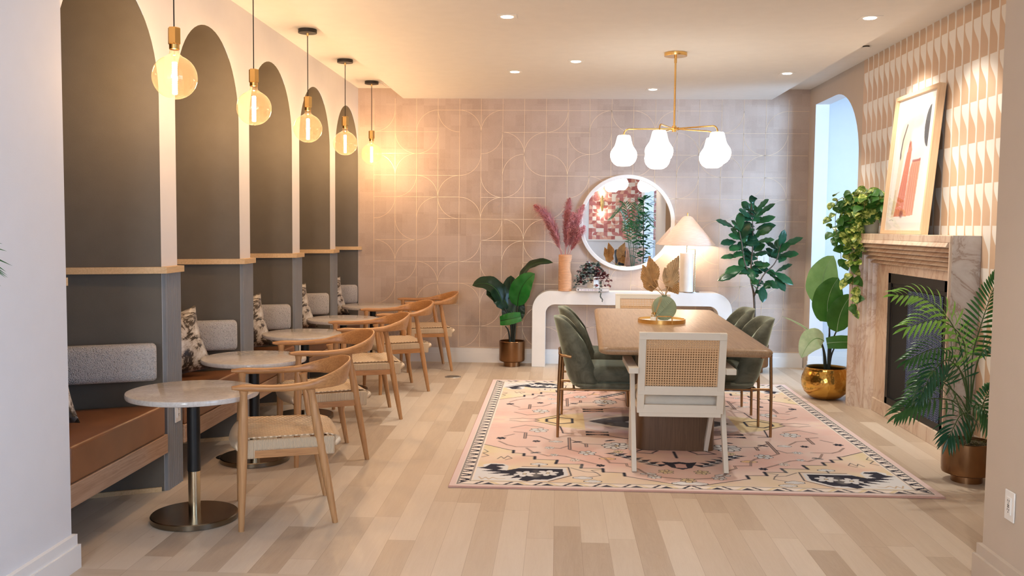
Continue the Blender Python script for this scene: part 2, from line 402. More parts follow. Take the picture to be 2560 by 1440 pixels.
# ------------------------------------------------------------------ mesh helpers
class MB:
    def __init__(self): self.v, self.f, self.mi = [], [], []
    def add(self, vs, fs, mi=0):
        o = len(self.v); self.v += [tuple(p) for p in vs]
        self.f += [tuple(i + o for i in f) for f in fs]; self.mi += [mi] * len(fs); return self
    def box(self, c, s, mi=0, rot=None):
        x, y, z = (k / 2 for k in s)
        vs = [Vector(p) for p in ((-x, -y, -z), (x, -y, -z), (x, y, -z), (-x, y, -z), (-x, -y, z), (x, -y, z), (x, y, z), (-x, y, z))]
        if rot is not None: vs = [rot @ p for p in vs]
        vs = [p + Vector(c) for p in vs]
        return self.add(vs, [(0, 3, 2, 1), (4, 5, 6, 7), (0, 1, 5, 4), (1, 2, 6, 5), (2, 3, 7, 6), (3, 0, 4, 7)], mi)
    def beam(self, a, b, w, d, mi=0, upv=(0, 0, 1)):
        """rectangular bar from a to b; w along side axis, d along the other"""
        a, b = Vector(a), Vector(b); t = (b - a).normalized()
        s = t.cross(Vector(upv))
        if s.length < 1e-4: s = t.cross(Vector((0, 1, 0)))
        s.normalize(); n = s.cross(t)
        vs = [p + s * (w / 2 * i) + n * (d / 2 * j) for p in (a, b) for i, j in ((-1, -1), (1, -1), (1, 1), (-1, 1))]
        return self.add(vs, [(0, 3, 2, 1), (4, 5, 6, 7), (0, 1, 5, 4), (1, 2, 6, 5), (2, 3, 7, 6), (3, 0, 4, 7)], mi)
    def lathe(self, prof, c=(0, 0, 0), n=32, mi=0, cap=True, fn=None):
        vs, fs = [], []
        for r, z in prof:
            for i in range(n):
                a = 2 * math.pi * i / n
                rr = r if fn is None else r * fn(a, z)
                vs.append((c[0] + rr * math.cos(a), c[1] + rr * math.sin(a), c[2] + z))
        for k in range(len(prof) - 1):
            for i in range(n):
                j = (i + 1) % n
                fs.append((k * n + i, k * n + j, (k + 1) * n + j, (k + 1) * n + i))
        if cap:
            if prof[0][0] > 1e-5: fs.append(tuple(range(n - 1, -1, -1)))
            if prof[-1][0] > 1e-5: fs.append(tuple(range((len(prof) - 1) * n, len(prof) * n)))
        return self.add(vs, fs, mi)
    def tube(self, pts, r, n=8, mi=0, flat=1.0, cap=True):
        pts = [Vector(p) for p in pts]; m = len(pts)
        rs = r if isinstance(r, (list, tuple)) else [r] * m
        vs, fs = [], []
        ref = None
        for k, p in enumerate(pts):
            t = (pts[min(k + 1, m - 1)] - pts[max(k - 1, 0)]).normalized()
            if ref is None:
                ref = Vector((0, 0, 1)) if abs(t.z) < 0.9 else Vector((1, 0, 0))
            s = t.cross(ref)
            if s.length < 1e-5: s = t.orthogonal()
            s.normalize(); u = s.cross(t).normalized(); ref = u
            for i in range(n):
                a = 2 * math.pi * i / n
                vs.append(p + s * (rs[k] * math.cos(a)) + u * (rs[k] * flat * math.sin(a)))
        for k in range(m - 1):
            for i in range(n):
                j = (i + 1) % n
                fs.append((k * n + i, k * n + j, (k + 1) * n + j, (k + 1) * n + i))
        if cap: fs += [tuple(range(n - 1, -1, -1)), tuple(range((m - 1) * n, m * n))]
        return self.add(vs, fs, mi)
    def loft(self, rings, mi=0, cap=True, closed=True):
        n = len(rings[0]); vs = [p for r in rings for p in r]; fs = []
        for k in range(len(rings) - 1):
            for i in range(n if closed else n - 1):
                j = (i + 1) % n
                fs.append((k * n + i, k * n + j, (k + 1) * n + j, (k + 1) * n + i))
        if cap and closed: fs += [tuple(range(n - 1, -1, -1)), tuple(range((len(rings) - 1) * n, len(rings) * n))]
        return self.add(vs, fs, mi)
    def prism(self, pts, axis, a, b, mi=0):
        """closed outline (2D) extruded along an axis from a to b"""
        def mk(p, h):
            q = [p[0], p[1]]; q.insert(axis, h); return tuple(q)
        return self.loft([[mk(p, a) for p in pts], [mk(p, b) for p in pts]], mi)
    def grid(self, fn, nu, nv, mi=0):
        vs = [fn(i / nu, j / nv) for i in range(nu + 1) for j in range(nv + 1)]
        fs = [(i * (nv + 1) + j, (i + 1) * (nv + 1) + j, (i + 1) * (nv + 1) + j + 1, i * (nv + 1) + j + 1) for i in range(nu) for j in range(nv)]
        return self.add(vs, fs, mi)
    def pillow(self, w, h, t, n=14, mi=0, pinch=0.12, power=0.5):
        """soft square cushion in the XZ plane"""
        for sgn in (-1, 1):
            def fn(u, v, sgn=sgn):
                a, b = 2 * u - 1, 2 * v - 1
                k = (1 - a * a) * (1 - b * b)
                x = a * w / 2 * (1 - pinch * (1 - b * b) * abs(a)) if True else 0
                z = b * h / 2 * (1 - pinch * (1 - a * a) * abs(b))
                return (x, sgn * t / 2 * max(k, 0) ** power, z)
            self.grid(fn, n, n, mi)
        return self
    def build(self, name, mats, parent=None, loc=None, rotz=None, bevel=0, seg=2, smooth=True, angle=0.7, sub=0, solid=0, weld=False):
        me = bpy.data.meshes.new(name)
        me.from_pydata([tuple(p) for p in self.v], [], self.f)
        if not isinstance(mats, (list, tuple)): mats = [mats]
        for m in mats: me.materials.append(m)
        if len(mats) > 1: me.polygons.foreach_set('material_index', self.mi)
        if weld:
            import bmesh
            bm = bmesh.new(); bm.from_mesh(me); bmesh.ops.remove_doubles(bm, verts=bm.verts, dist=1e-4); bmesh.ops.recalc_face_normals(bm, faces=bm.faces); bm.to_mesh(me); bm.free()
        if smooth:
            me.polygons.foreach_set('use_smooth', [True] * len(me.polygons)); me.set_sharp_from_angle(angle=angle)
        me.update()
        o = bpy.data.objects.new(name, me); COL.objects.link(o)
        if parent is not None: o.parent = parent
        if loc is not None: o.location = loc
        if rotz is not None: o.rotation_euler = (0, 0, rotz)
        if solid:
            md = o.modifiers.new('solid', 'SOLIDIFY'); md.thickness = solid; md.offset = 0
        if sub:
            md = o.modifiers.new('sub', 'SUBSURF'); md.levels = sub; md.render_levels = sub
        if bevel:
            md = o.modifiers.new('bevel', 'BEVEL'); md.width = bevel; md.segments = seg; md.limit_method = 'ANGLE'; md.angle_limit = 0.6
            md.harden_normals = False
        return o

def thing(name, label, cat, loc=(0, 0, 0), rotz=0.0, group=None):
    o = bpy.data.objects.new(name, None); COL.objects.link(o)
    o.empty_display_size = 0.1
    o.location = loc; o.rotation_euler = (0, 0, rotz)
    return tag(o, label, cat, group)
def tag(o, label, cat, group=None):
    o['label'] = label; o['category'] = cat
    if group: o['group'] = group
    return o
def struct(o):
    o['kind'] = 'structure'; return o
def copy_tree(o, label=None, loc=None, rotz=None):
    c = o.copy(); COL.objects.link(c)
    if label: c['label'] = label
    if loc is not None: c.location = loc
    if rotz is not None: c.rotation_euler = (0, 0, rotz)
    for ch in list(o.children):
        k = copy_tree(ch); k.parent = c
    return c

def cat_rom(pts, n=8):
    """smooth curve through points"""
    P = [Vector(p) for p in pts]; P = [P[0] * 2 - P[1]] + P + [P[-1] * 2 - P[-2]]
    out = []
    for i in range(1, len(P) - 2):
        for k in range(n):
            t = k / n
            out.append(0.5 * ((2 * P[i]) + (P[i + 1] - P[i - 1]) * t + (2 * P[i - 1] - 5 * P[i] + 4 * P[i + 1] - P[i + 2]) * t * t + (3 * P[i] - P[i - 1] - 3 * P[i + 1] + P[i + 2]) * t ** 3))
    out.append(P[-2]); return out

def bezier(p0, p1, p2, n):
    p0, p1, p2 = Vector(p0), Vector(p1), Vector(p2)
    return [p0 * (1 - t) ** 2 + p1 * 2 * t * (1 - t) + p2 * t * t for t in (i / n for i in range(n + 1))]

class Canvas:
    """pattern painter: colours drawn on a numpy raster, later stored per vertex"""
    def __init__(self, w, h, px, base):
        self.px = px; self.nx = int(round(w / px)) + 1; self.ny = int(round(h / px)) + 1
        self.a = np.zeros((self.ny, self.nx, 3)); self.a[:] = srgb(*base)[:3]
        self.X, self.Y = np.meshgrid(np.arange(self.nx) * px, np.arange(self.ny) * px)
    def poly(self, pts, c, al=1.0):
        X, Y = self.X, self.Y; inside = np.zeros(X.shape, bool); n = len(pts)
        x0, x1 = min(p[0] for p in pts), max(p[0] for p in pts); y0, y1 = min(p[1] for p in pts), max(p[1] for p in pts)
        i0, i1 = max(0, int(x0 / self.px) - 1), min(self.nx, int(x1 / self.px) + 2); j0, j1 = max(0, int(y0 / self.px) - 1), min(self.ny, int(y1 / self.px) + 2)
        if i0 >= i1 or j0 >= j1: return
        X, Y = X[j0:j1, i0:i1], Y[j0:j1, i0:i1]; inside = np.zeros(X.shape, bool)
        for k in range(n):
            ax, ay = pts[k]; bx, by = pts[(k + 1) % n]
            if ay == by: continue
            cnd = ((ay > Y) != (by > Y)) & (X < (bx - ax) * (Y - ay) / (by - ay) + ax)
            inside ^= cnd
        sub = self.a[j0:j1, i0:i1]; col = np.array(srgb(*c)[:3])
        sub[inside] = sub[inside] * (1 - al) + col * al
    def line(self, pts, c, w, closed=False):
        col = np.array(srgb(*c)[:3])
        seg = list(zip(pts, pts[1:])) + ([(pts[-1], pts[0])] if closed else [])
        for (ax, ay), (bx, by) in seg:
            m = w + self.px
            i0, i1 = max(0, int((min(ax, bx) - m) / self.px)), min(self.nx, int((max(ax, bx) + m) / self.px) + 2)
            j0, j1 = max(0, int((min(ay, by) - m) / self.px)), min(self.ny, int((max(ay, by) + m) / self.px) + 2)
            if i0 >= i1 or j0 >= j1: continue
            X, Y = self.X[j0:j1, i0:i1], self.Y[j0:j1, i0:i1]
            dx, dy = bx - ax, by - ay; L = dx * dx + dy * dy + 1e-9
            t = np.clip(((X - ax) * dx + (Y - ay) * dy) / L, 0, 1)
            d = np.hypot(X - ax - t * dx, Y - ay - t * dy)
            al = np.clip((w / 2 - d) / self.px + 0.5, 0, 1)[..., None]
            s = self.a[j0:j1, i0:i1]; s[:] = s * (1 - al) + col * al
    def ell(self, cx, cy, rx, ry, c, al=1.0, ang=0.0, soft=0.0):
        ca, sa = math.cos(ang), math.sin(ang)
        u = (self.X - cx) * ca + (self.Y - cy) * sa; v = -(self.X - cx) * sa + (self.Y - cy) * ca
        r = np.sqrt((u / rx) ** 2 + (v / ry) ** 2)
        m = np.clip((1 - r) / max(soft, 0.02), 0, 1)[..., None] * al
        self.a[:] = self.a * (1 - m) + np.array(srgb(*c)[:3]) * m
    def noise(self, cell, seed):
        rng = np.random.RandomState(seed); gx, gy = int(self.nx * self.px / cell) + 3, int(self.ny * self.px / cell) + 3
        g = rng.rand(gy, gx); x = self.X / cell; y = self.Y / cell
        i, j = x.astype(int), y.astype(int); fx, fy = x - i, y - j
        fx, fy = fx * fx * (3 - 2 * fx), fy * fy * (3 - 2 * fy)
        return (g[j, i] * (1 - fx) + g[j, i + 1] * fx) * (1 - fy) + (g[j + 1, i] * (1 - fx) + g[j + 1, i + 1] * fx) * fy
    def wash(self, c, cell, seed, lo=0.5, hi=0.8, al=0.5, mask=None):
        n = 0.6 * self.noise(cell, seed) + 0.3 * self.noise(cell / 2.3, seed + 1) + 0.1 * self.noise(cell / 6, seed + 2)
        m = np.clip((n - lo) / (hi - lo), 0, 1) * al
        if mask is not None: m = m * mask
        m = m[..., None]; self.a[:] = self.a * (1 - m) + np.array(srgb(*c)[:3]) * m
    def mesh(self, name, mats, fn, parent=None, extra=None):
        """fn maps (x,y) arrays to Nx3 positions"""
        nx, ny = self.nx, self.ny
        P = fn(self.X.ravel(), self.Y.ravel()).astype(np.float32)
        idx = np.arange(nx * ny).reshape(ny, nx)
        q = np.stack([idx[:-1, :-1], idx[:-1, 1:], idx[1:, 1:], idx[1:, :-1]], -1).reshape(-1, 4)
        me = bpy.data.meshes.new(name)
        me.vertices.add(len(P)); me.vertices.foreach_set('co', P.ravel())
        me.loops.add(q.size); me.loops.foreach_set('vertex_index', q.ravel().astype(np.int32))
        me.polygons.add(len(q)); me.polygons.foreach_set('loop_start', np.arange(0, q.size, 4, dtype=np.int32))
        me.update(calc_edges=True)
        ca = me.color_attributes.new('pattern', 'FLOAT_COLOR', 'POINT')
        rgba = np.ones((nx * ny, 4), np.float32); rgba[:, :3] = self.a.reshape(-1, 3)
        ca.data.foreach_set('color', rgba.ravel())
        for m in (mats if isinstance(mats, (list, tuple)) else [mats]): me.materials.append(m)
        o = bpy.data.objects.new(name, me); COL.objects.link(o)
        if parent is not None: o.parent = parent
        return o

# ------------------------------------------------------------------ the setting
ZC, ZP = 2.87, 2.765            # perimeter ceiling, lowered centre
XL, XR, YB = -2.105, 2.57, 9.9
def S(name, mb, mats, **kw): return struct(mb.build(name, mats, **kw))

S('floor', MB().box((0.9, 5.2, -0.05), (8.4, 15.6, 0.1)), m_floor, smooth=False)
S('ceiling', MB().box((0.25, 6.9, ZC + 0.05), (5.9, 6.4, 0.1)).box((1.2, 0.35, ZC + 0.05), (6.4, 6.7, 0.1)), m_ceiling, smooth=False)
S('ceiling_drop', MB().box(((-1.63 + 2.18) / 2, (3.9 + YB) / 2, (ZC + ZP) / 2), (3.81, YB - 3.9, ZC - ZP)), m_ceiling, smooth=False)

# left wall: arched openings into five booths
BAY = [(3.885 + 1.246 * k, 4.92 + 1.246 * k) for k in range(5)]
BAY[4] = (8.864, 9.895)
ZS, RA = 2.105, 0.5175
mb = MB()
def wall_quad(y0, y1, z0, z1, x=XL): mb.add([(x, y0, z0), (x, y1, z0), (x, y1, z1), (x, y0, z1)], [(0, 1, 2, 3)])
NA = 28
prev = 3.77
for y0, y1 in BAY:
    wall_quad(prev, y0, 0, ZC); prev = y1
    r = (y1 - y0) / 2; yc = (y0 + y1) / 2
    arc = [(yc - r * math.cos(math.pi * i / NA), ZS + r * math.sin(math.pi * i / NA)) for i in range(NA + 1)]
    for (ya, za), (yb, zb) in zip(arc, arc[1:]):
        mb.add([(XL, ya, za), (XL, yb, zb), (XL, yb, ZC), (XL, ya, ZC)], [(0, 1, 2, 3)])
wall_quad(prev, YB, 0, ZC)
S('wall_left', mb, m_white_wall, smooth=False)
# booth interiors: dark vault, slanted back panel, rear and near faces
mb = MB(); DEP = 0.62
DX, DY = -math.cos(math.radians(26)), -math.sin(math.radians(26))
for y0, y1 in BAY:
    r = (y1 - y0) / 2; yc = (y0 + y1) / 2; xi = XL - 0.001
    arc = [(y0, 0.0)] + [(yc - r * math.cos(math.pi * i / NA), ZS + r * math.sin(math.pi * i / NA)) for i in range(NA + 1)]
    for (ya, za), (yb, zb) in zip(arc, arc[1:]):
        mb.add([(xi, ya, za), (xi, yb, zb), (xi - DEP, yb + DY / DX * -DEP, zb), (xi - DEP, ya + DY / DX * -DEP, za)], [(0, 1, 2, 3)])
    L = DEP / abs(DX)
    mb.add([(xi, y1, 0), (xi + DX * L, y1 + DY * L, 0), (xi + DX * L, y1 + DY * L, ZS), (xi, y1, ZS)], [(0, 1, 2, 3)])
    mb.add([(xi - DEP, y0 - 0.35, 0), (xi - DEP, y1, 0), (xi - DEP, y1, 2.8), (xi - DEP, y0 - 0.35, 2.8)], [(0, 3, 2, 1)])
S('wall_left_booth', mb, m_dark, smooth=True, weld=True, angle=0.6)
# wooden rails, fluted piers and a floor strip
n_trim = 1
for k, (y0, y1) in enumerate([(3.6, 3.77 - 1e-3)] + BAY):
    nxt = BAY[k][0] if k < 5 else YB - 0.002
    mb = MB(); z0, z1, off = 1.178, 1.212, 0.028
    if k:
        a = Vector((XL, y1, 0)); d = Vector((DX, DY, 0)); nrm = Vector((-DY, DX, 0)) * 1.0
        nrm = Vector((0.4384, -0.8988, 0))
        q = [a + d * 0.66, a, a + nrm * off, a + d * 0.66 + nrm * off]
        q[2] = Vector((XL + off + 0.012, y1 - off * 0.9, 0))
        mb.prism([(p.x, p.y) for p in q], 2, z0, z1)
    mb.box((XL + (off + 0.012) / 2, (y1 - off * 0.9 + nxt + 0.0) / 2, (z0 + z1) / 2), (off + 0.012, nxt - y1 + off * 0.9, z1 - z0))
    S(f'trim_{n_trim}', mb, m_oak_rail, smooth=False); n_trim += 1
    # fluted pier facing below the rail
    ys, pts = y1 + 0.006, []
    w = nxt - ys - 0.004; nf = max(2, int(round(w / 0.025)))
    if k == 5: continue
    pts = [(XL, ys)]
    pts.append((XL + 0.018, ys))
    for i in range(nf):
        a0 = ys + w * i / nf
        for t in range(1, 5):
            pts.append((XL + 0.018 + (0.0045 if t in (2, 3) else 0.0), a0 + w / nf * t / 4 - w / nf * 0.1 * (t in (1,))))
    pts.append((XL, ys + w))
    mb = MB(); mb.prism(pts, 2, 0.0, z0)
    S(f'trim_{n_trim}', mb, m_flute, smooth=False); n_trim += 1
    if k:
        mb = MB(); a = Vector((XL - 0.01, y1 - 0.012, 0)); d = Vector((DX, DY, 0))
        mb.beam(a + Vector((0, 0, 0.012)), a + d * 0.5 + Vector((0, 0, 0.012)), 0.012, 0.024)
        S(f'trim_{n_trim}', mb, m_oak_rail, smooth=False); n_trim += 1

# near wall on the left, its end and its stepped baseboard
S('wall_left_near', MB().box((-2.107, 0.6, ZC / 2), (0.19, 6.34, ZC)), m_white_wall, smooth=False)
S('baseboard_left_near', MB().box((-2.0, 0.605, 0.05), (0.04, 6.36, 0.10)).box((-2.004, 0.603, 0.122), (0.026, 6.35, 0.045)), m_trim_white, smooth=False)
# near wall on the right
S('wall_right_near', MB().box((2.35, 3.165, ZC / 2), (1.12, 1.57, ZC)), m_beige_wall, smooth=False)
S('baseboard_right_near', MB().box((1.778, 3.17, 0.05), (0.04, 1.60, 0.10)).box((1.784, 3.17, 0.122), (0.026, 1.585, 0.045)), m_beige_wall, smooth=False)
S('wall_right_hall', MB().box((2.0, -0.6, 0.25), (0.2, 6.0, 0.5)).box((2.0, -0.6, 2.62), (0.2, 6.0, 0.5)).box((2.0, -1.5, 1.4), (0.2, 0.8, 2.0)), m_white_wall, smooth=False)

# back wall with its inlaid line pattern
S('wall_back', MB().box((0.23, YB + 0.05, ZC / 2), (4.75, 0.1, ZC)), m_backwall, smooth=False)
T = 0.226; GX0, GZ0 = -2.072 + 0.147 - 0.0, 2.5 + 0.0
GX0 = -1.94; GZ0 = 0.16
mb = MB(); rnd = random.Random(5)
YF = YB - 0.0012; LW = 0.0026
def strip(pts):
    vs = []
    for i, (x, z) in enumerate(pts):
        a = pts[max(0, i - 1)]; b = pts[min(len(pts) - 1, i + 1)]
        dx, dz = b[0] - a[0], b[1] - a[1]; L = math.hypot(dx, dz) or 1
        vs += [(x - dz / L * LW / 2, YF, z + dx / L * LW / 2), (x + dz / L * LW / 2, YF, z - dx / L * LW / 2)]
    mb.add(vs, [(2 * i, 2 * i + 1, 2 * i + 3, 2 * i + 2) for i in range(len(pts) - 1)])
nxn, nzn = 20, 12
def quarter(cx, cz, q):
    """quarter arc of one tile radius centred on a lattice corner"""
    a0 = q * math.pi / 2
    strip([(cx + T * math.cos(a0 + math.pi / 2 * i / 10), cz + T * math.sin(a0 + math.pi / 2 * i / 10)) for i in range(11)])
for i in range(nxn + 1):
    x = GX0 + T * i
    if x < XL + 0.02 or x > XR - 0.02: continue
    zs = 0.16
    strip([(x, zs), (x, 2.765)])
for j in range(nzn + 1):
    z = GZ0 + T * j
    if z > 2.76: continue
    i = 0
    while i < nxn:
        run = rnd.choice([1, 2, 3, 4])
        if rnd.random() < 0.72:
            x0, x1 = GX0 + T * i, min(GX0 + T * (i + run), XR - 0.01)
            if x1 > x0: strip([(x0, z), (x1, z)])
        i += run
# repeating motif of half circles, period 4 tiles across and 4 up, as on the wall
MOT = {(0, 0): 0, (1, 0): 1, (2, 1): 3, (1, 1): 2, (0, 2): 3, (3, 3): 1, (2, 3): 0, (3, 2): 2, (1, 3): 3, (2, 2): 1}
for i in range(-1, nxn + 1):
    for j in range(nzn + 1):
        key = (i % 4, (j + 2 * ((i // 4) % 2)) % 4)
        if key not in MOT: continue
        q = MOT[key]
        cx = GX0 + T * (i + (1 if q in (1, 2) else 0)); cz = GZ0 + T * (j + (1 if q in (2, 3) else 0))
        x0, x1, z1 = GX0 + T * i, GX0 + T * (i + 1), GZ0 + T * (j + 1)
        if x0 < XL or x1 > XR or z1 > 2.80: continue
        quarter(cx, cz, q)
S('wall_back_inlay', mb, m_inlay, smooth=False)
S('baseboard_back', MB().box((0.23, YB - 0.009, 0.05), (4.67, 0.018, 0.10)).box((0.23, YB - 0.006, 0.125), (4.67, 0.012, 0.052)), m_trim_white, smooth=False)

# right wall: tiled chimney breast, plain strip, arched opening
WX = XR
S('wall_right_tile', MB().box((WX + 0.06, (3.95 + 8.206) / 2, ZC / 2), (0.12, 8.206 - 3.95, ZC)), m_tile, smooth=False)
arch = [(9.683, 0.0), (9.683, 2.69), (9.0, 2.69)]
for i in range(1, 15):
    a = math.pi / 2 * i / 14
    arch.append((9.0 - 0.724 * math.sin(a), 2.69 - 0.62 * (1 - math.cos(a))))
arch += [(8.276, 0.0)]
mb = MB(); T0, T1 = WX, WX + 0.135
def ring(x): return [(x, y, z) for y, z in arch]
n = len(arch)
mb.add(ring(T0) + ring(T1), [(i, i + 1, n + i + 1, n + i) for i in range(n - 1)])      # reveal
jamb = MB(); jamb.v, jamb.f, jamb.mi = mb.v, mb.f, mb.mi
S('trim_40', jamb, m_white_wall, smooth=True, angle=0.5)
mb = MB()
for x in (T0, T1):
    mb.add([(x, YB, 0), (x, 9.683, 0), (x, 9.683, ZC), (x, YB, ZC)], [(0, 1, 2, 3)])
    mb.add([(x, 8.206, 0), (x, 8.276, 0), (x, 8.276, ZC), (x, 8.206, ZC)], [(0, 1, 2, 3)])
    for (ya, za), (yb, zb) in zip(arch[1:-1], arch[2:-1]):
        mb.add([(x, ya, za), (x, yb, zb), (x, yb, ZC), (x, ya, ZC)], [(0, 1, 2, 3)])
S('wall_right', mb, m_beige_wall, smooth=False)
S('baseboard_right', MB().box((WX + 0.067, 9.683 + 0.002, 0.05), (0.155, 0.03, 0.10)).box((WX + 0.067, 9.683 + 0.003, 0.125), (0.145, 0.02, 0.052)), m_trim_white, smooth=False)
# room beyond the arch
S('wall_side_room', MB().box((4.1, 10.15, ZC / 2), (3.1, 0.1, ZC)).box((4.0, 6.0, ZC / 2), (2.6, 0.1, ZC)), m_white_wall, smooth=False)
S('wall_side_room_window', MB().box((5.6, 8.0, 0.35), (0.1, 4.4, 0.7)).box((5.6, 8.0, 2.75), (0.1, 4.4, 0.24)), m_white_wall, smooth=False)
S('ceiling_side_room', MB().box((4.2, 8.1, ZC + 0.05), (3.0, 4.2, 0.1)), m_ceiling, smooth=False)
S('floor_side_room', MB().box((5.4, 8.0, -0.05), (0.6, 4.4, 0.1)), m_floor, smooth=False)
S('baseboard_side_room', MB().box((4.1, 10.09, 0.05), (3.0, 0.018, 0.10)).box((4.1, 10.092, 0.125), (3.0, 0.014, 0.052)), m_trim_white, smooth=False)

# wall behind the viewer, seen in the mirror: plain below, patterned paper above
S('wall_rear', MB().box((1.3, -2.25, ZC / 2), (3.6, 0.1, ZC)), m_white_wall, smooth=False)
cv = Canvas(1.9, 1.7, 0.011, (236, 226, 214))
rr = random.Random(3); PALC = [(176, 104, 98), (214, 158, 140), (196, 130, 124), (236, 226, 214), (188, 116, 112), (224, 176, 156)]
q = 0.088
for i in range(22):
    for j in range(20):
        x, y = i * q, j * q; k = (i * 3 + j * 5) % 6
        cv.poly([(x, y), (x + q, y), (x + q, y + q), (x, y + q)], PALC[(i + 2 * j) % 4] if rr.random() < .8 else (236, 226, 214))
        c2 = rr.choice(PALC); t = rr.choice([0, 1, 2, 3])
        a0 = t * math.pi / 2; cx, cy = x + q * (t in (1, 2)), y + q * (t in (2, 3))
        cv.poly([(cx, cy)] + [(cx + q * math.cos(a0 + math.pi / 2 * s / 8), cy + q * math.sin(a0 + math.pi / 2 * s / 8)) for s in range(9)], c2)
struct(cv.mesh('wall_rear_paper', m_paper, lambda x, y: np.stack([0.72 + x, 0 * x - 2.195, 1.15 + y], 1)))
S('trim_41', MB().box((1.67, -2.18, 1.135), (1.95, 0.04, 0.03)), m_trim_white, smooth=False)

# ------------------------------------------------------------------ fixtures on walls and ceiling
ORD = ['nearest', 'second', 'third', 'fourth', 'farthest']
def spot(name, loc, target, power, color, size=math.radians(95), blend=0.6, rad=0.04, parent=None):
    d = bpy.data.lights.new(name, 'SPOT'); d.energy = power; d.color = color; d.spot_size = size; d.spot_blend = blend; d.shadow_soft_size = rad
    o = bpy.data.objects.new(name, d); COL.objects.link(o)
    v = Vector(target) - Vector(loc)
    o.rotation_euler = v.to_track_quat('-Z', 'Y').to_euler(); o.location = loc
    return o
def point(name, loc, power, color, rad=0.03):
    d = bpy.data.lights.new(name, 'POINT'); d.energy = power; d.color = color; d.shadow_soft_size = rad
    o = bpy.data.objects.new(name, d); COL.objects.link(o); o.location = loc; return o

# globe pendants
def make_pendant():
    t = thing('globe_pendant', '', 'pendant light', (0, 0, 0), 0, 'row of globe pendants')
    # local origin at bulb centre
    top = ZC - 2.15
    MB().lathe([(0.0, top - 0.028), (0.068, top - 0.028), (0.068, top - 0.002), (0.0, top - 0.002)], n=40).build('canopy', m_black_canopy, t)
    MB().lathe([(0.0, top - 0.05), (0.006, top - 0.05), (0.009, top - 0.028), (0.0, top - 0.028)], n=12).build('cord_grip', m_brass, t)
    MB().tube([(0, 0, 0.23), (0, 0, top - 0.045)], 0.0032, 8).build('cord', m_cord, t)
    MB().lathe([(0.0, 0.152), (0.026, 0.152), (0.030, 0.156), (0.030, 0.228), (0.026, 0.232), (0.0, 0.232)], n=6).build('socket', m_brass, t, smooth=False)
    MB().lathe([(0.02, 0.128), (0.024, 0.130), (0.024, 0.152), (0.0, 0.152)], n=24, cap=False).build('collar', m_brass, t)
    prof = [(0.0, -0.104)]
    for i in range(1, 22):
        a = -math.pi / 2 + math.pi * i / 24
        prof.append((0.104 * math.cos(a), 0.104 * math.sin(a)))
    prof += [(0.030, 0.104), (0.0235, 0.110), (0.022, 0.125), (0.022, 0.140)]
    gg = MB().lathe(prof, n=48, cap=False).build('glass_globe', m_amber, t, angle=2)
    MB().lathe([(0.0, -0.082)] + [(0.0095 + 0.0022 * (k % 2), -0.080 + 0.005 * k) for k in range(31)] + [(0.0, 0.072)], n=14).build('filament', m_filament, gg)
    MB().tube([(0, 0, 0.06), (0, 0, 0.14)], 0.004, 8).build('filament_stem', m_clear, gg)
    return t
pend = make_pendant()
PLOC = [(-1.825, 4.45), (-1.847, 5.69), (-1.850, 6.94), (-1.858, 8.20), (-1.870, 9.431)]
PZ = [2.137, 2.145, 2.15, 2.15, 2.15]
PLAB = ['largest amber globe pendant of the row, in front of the first arch',
        'glowing globe pendant second from the largest, its cord leaving the top of view',
        'middle globe pendant of the row, its black canopy the nearest in view',
        'glowing globe pendant fourth in the row, in front of the last arch',
        'smallest glowing globe pendant, hanging in front of the blush back wall']
for i, (x, y) in enumerate(PLOC):
    o = pend if i == 0 else copy_tree(pend)
    o.location = (x, y, PZ[i]); o['label'] = PLAB[i]

# recessed downlights
def make_downlight():
    t = thing('recessed_downlight', '', 'ceiling light', (0, 0, 0), 0, 'recessed downlights in the ceiling')
    MB().box((0, 0, -0.0015), (0.125, 0.125, 0.003)).build('trim_plate', m_ceiling, t, bevel=0.001)
    MB().lathe([(0.0, -0.006), (0.036, -0.006), (0.040, -0.003)], n=32, cap=False).build('lens', m_downlight, t)
    return t
dl = make_downlight()
DL = [((-0.335, 6.034), 'large recessed downlight between the globe pendants and the chandelier'),
      ((0.129, 7.652), 'recessed downlight just left of the brass chandelier plate'),
      ((-0.383, 8.168), 'recessed ceiling downlight deepest on the pendant side of the ceiling'),
      ((0.893, 9.184), 'recessed ceiling downlight just behind the chandelier rod, close to the back wall'),
      ((1.932, 8.222), 'recessed ceiling downlight near the arched doorway corner of the lowered ceiling'),
      ((1.928, 6.076), 'large recessed ceiling downlight above the fireplace side of the room')]
for i, ((x, y), lab) in enumerate(DL):
    o = dl if i == 0 else copy_tree(dl)
    o.location = (x, y, ZP); o['label'] = lab
    spot('downlight_beam', (x, y, ZP - 0.02), (x, y, 0), 54, (1.0, 0.91, 0.79))
for x, y in ((1.60, 4.3), (1.35, 2.6), (0.3, 1.2)):     # the same downlights above the near hall
    spot('downlight_beam', (x, y, ZC - 0.03), (x, y, 0), 95 if y > 4 else 60, (1.0, 0.95, 0.88))
spot('tiled_wall_spot', (1.95, 6.9, ZP - 0.02), (2.57, 6.9, 1.9), 55, (1.0, 0.90, 0.78), math.radians(80))  # bare spots without a fixture, aimed at the print and the tiles
spot('tiled_wall_spot', (1.95, 6.0, ZP - 0.02), (2.57, 6.0, 1.7), 38, (1.0, 0.90, 0.78), math.radians(80))

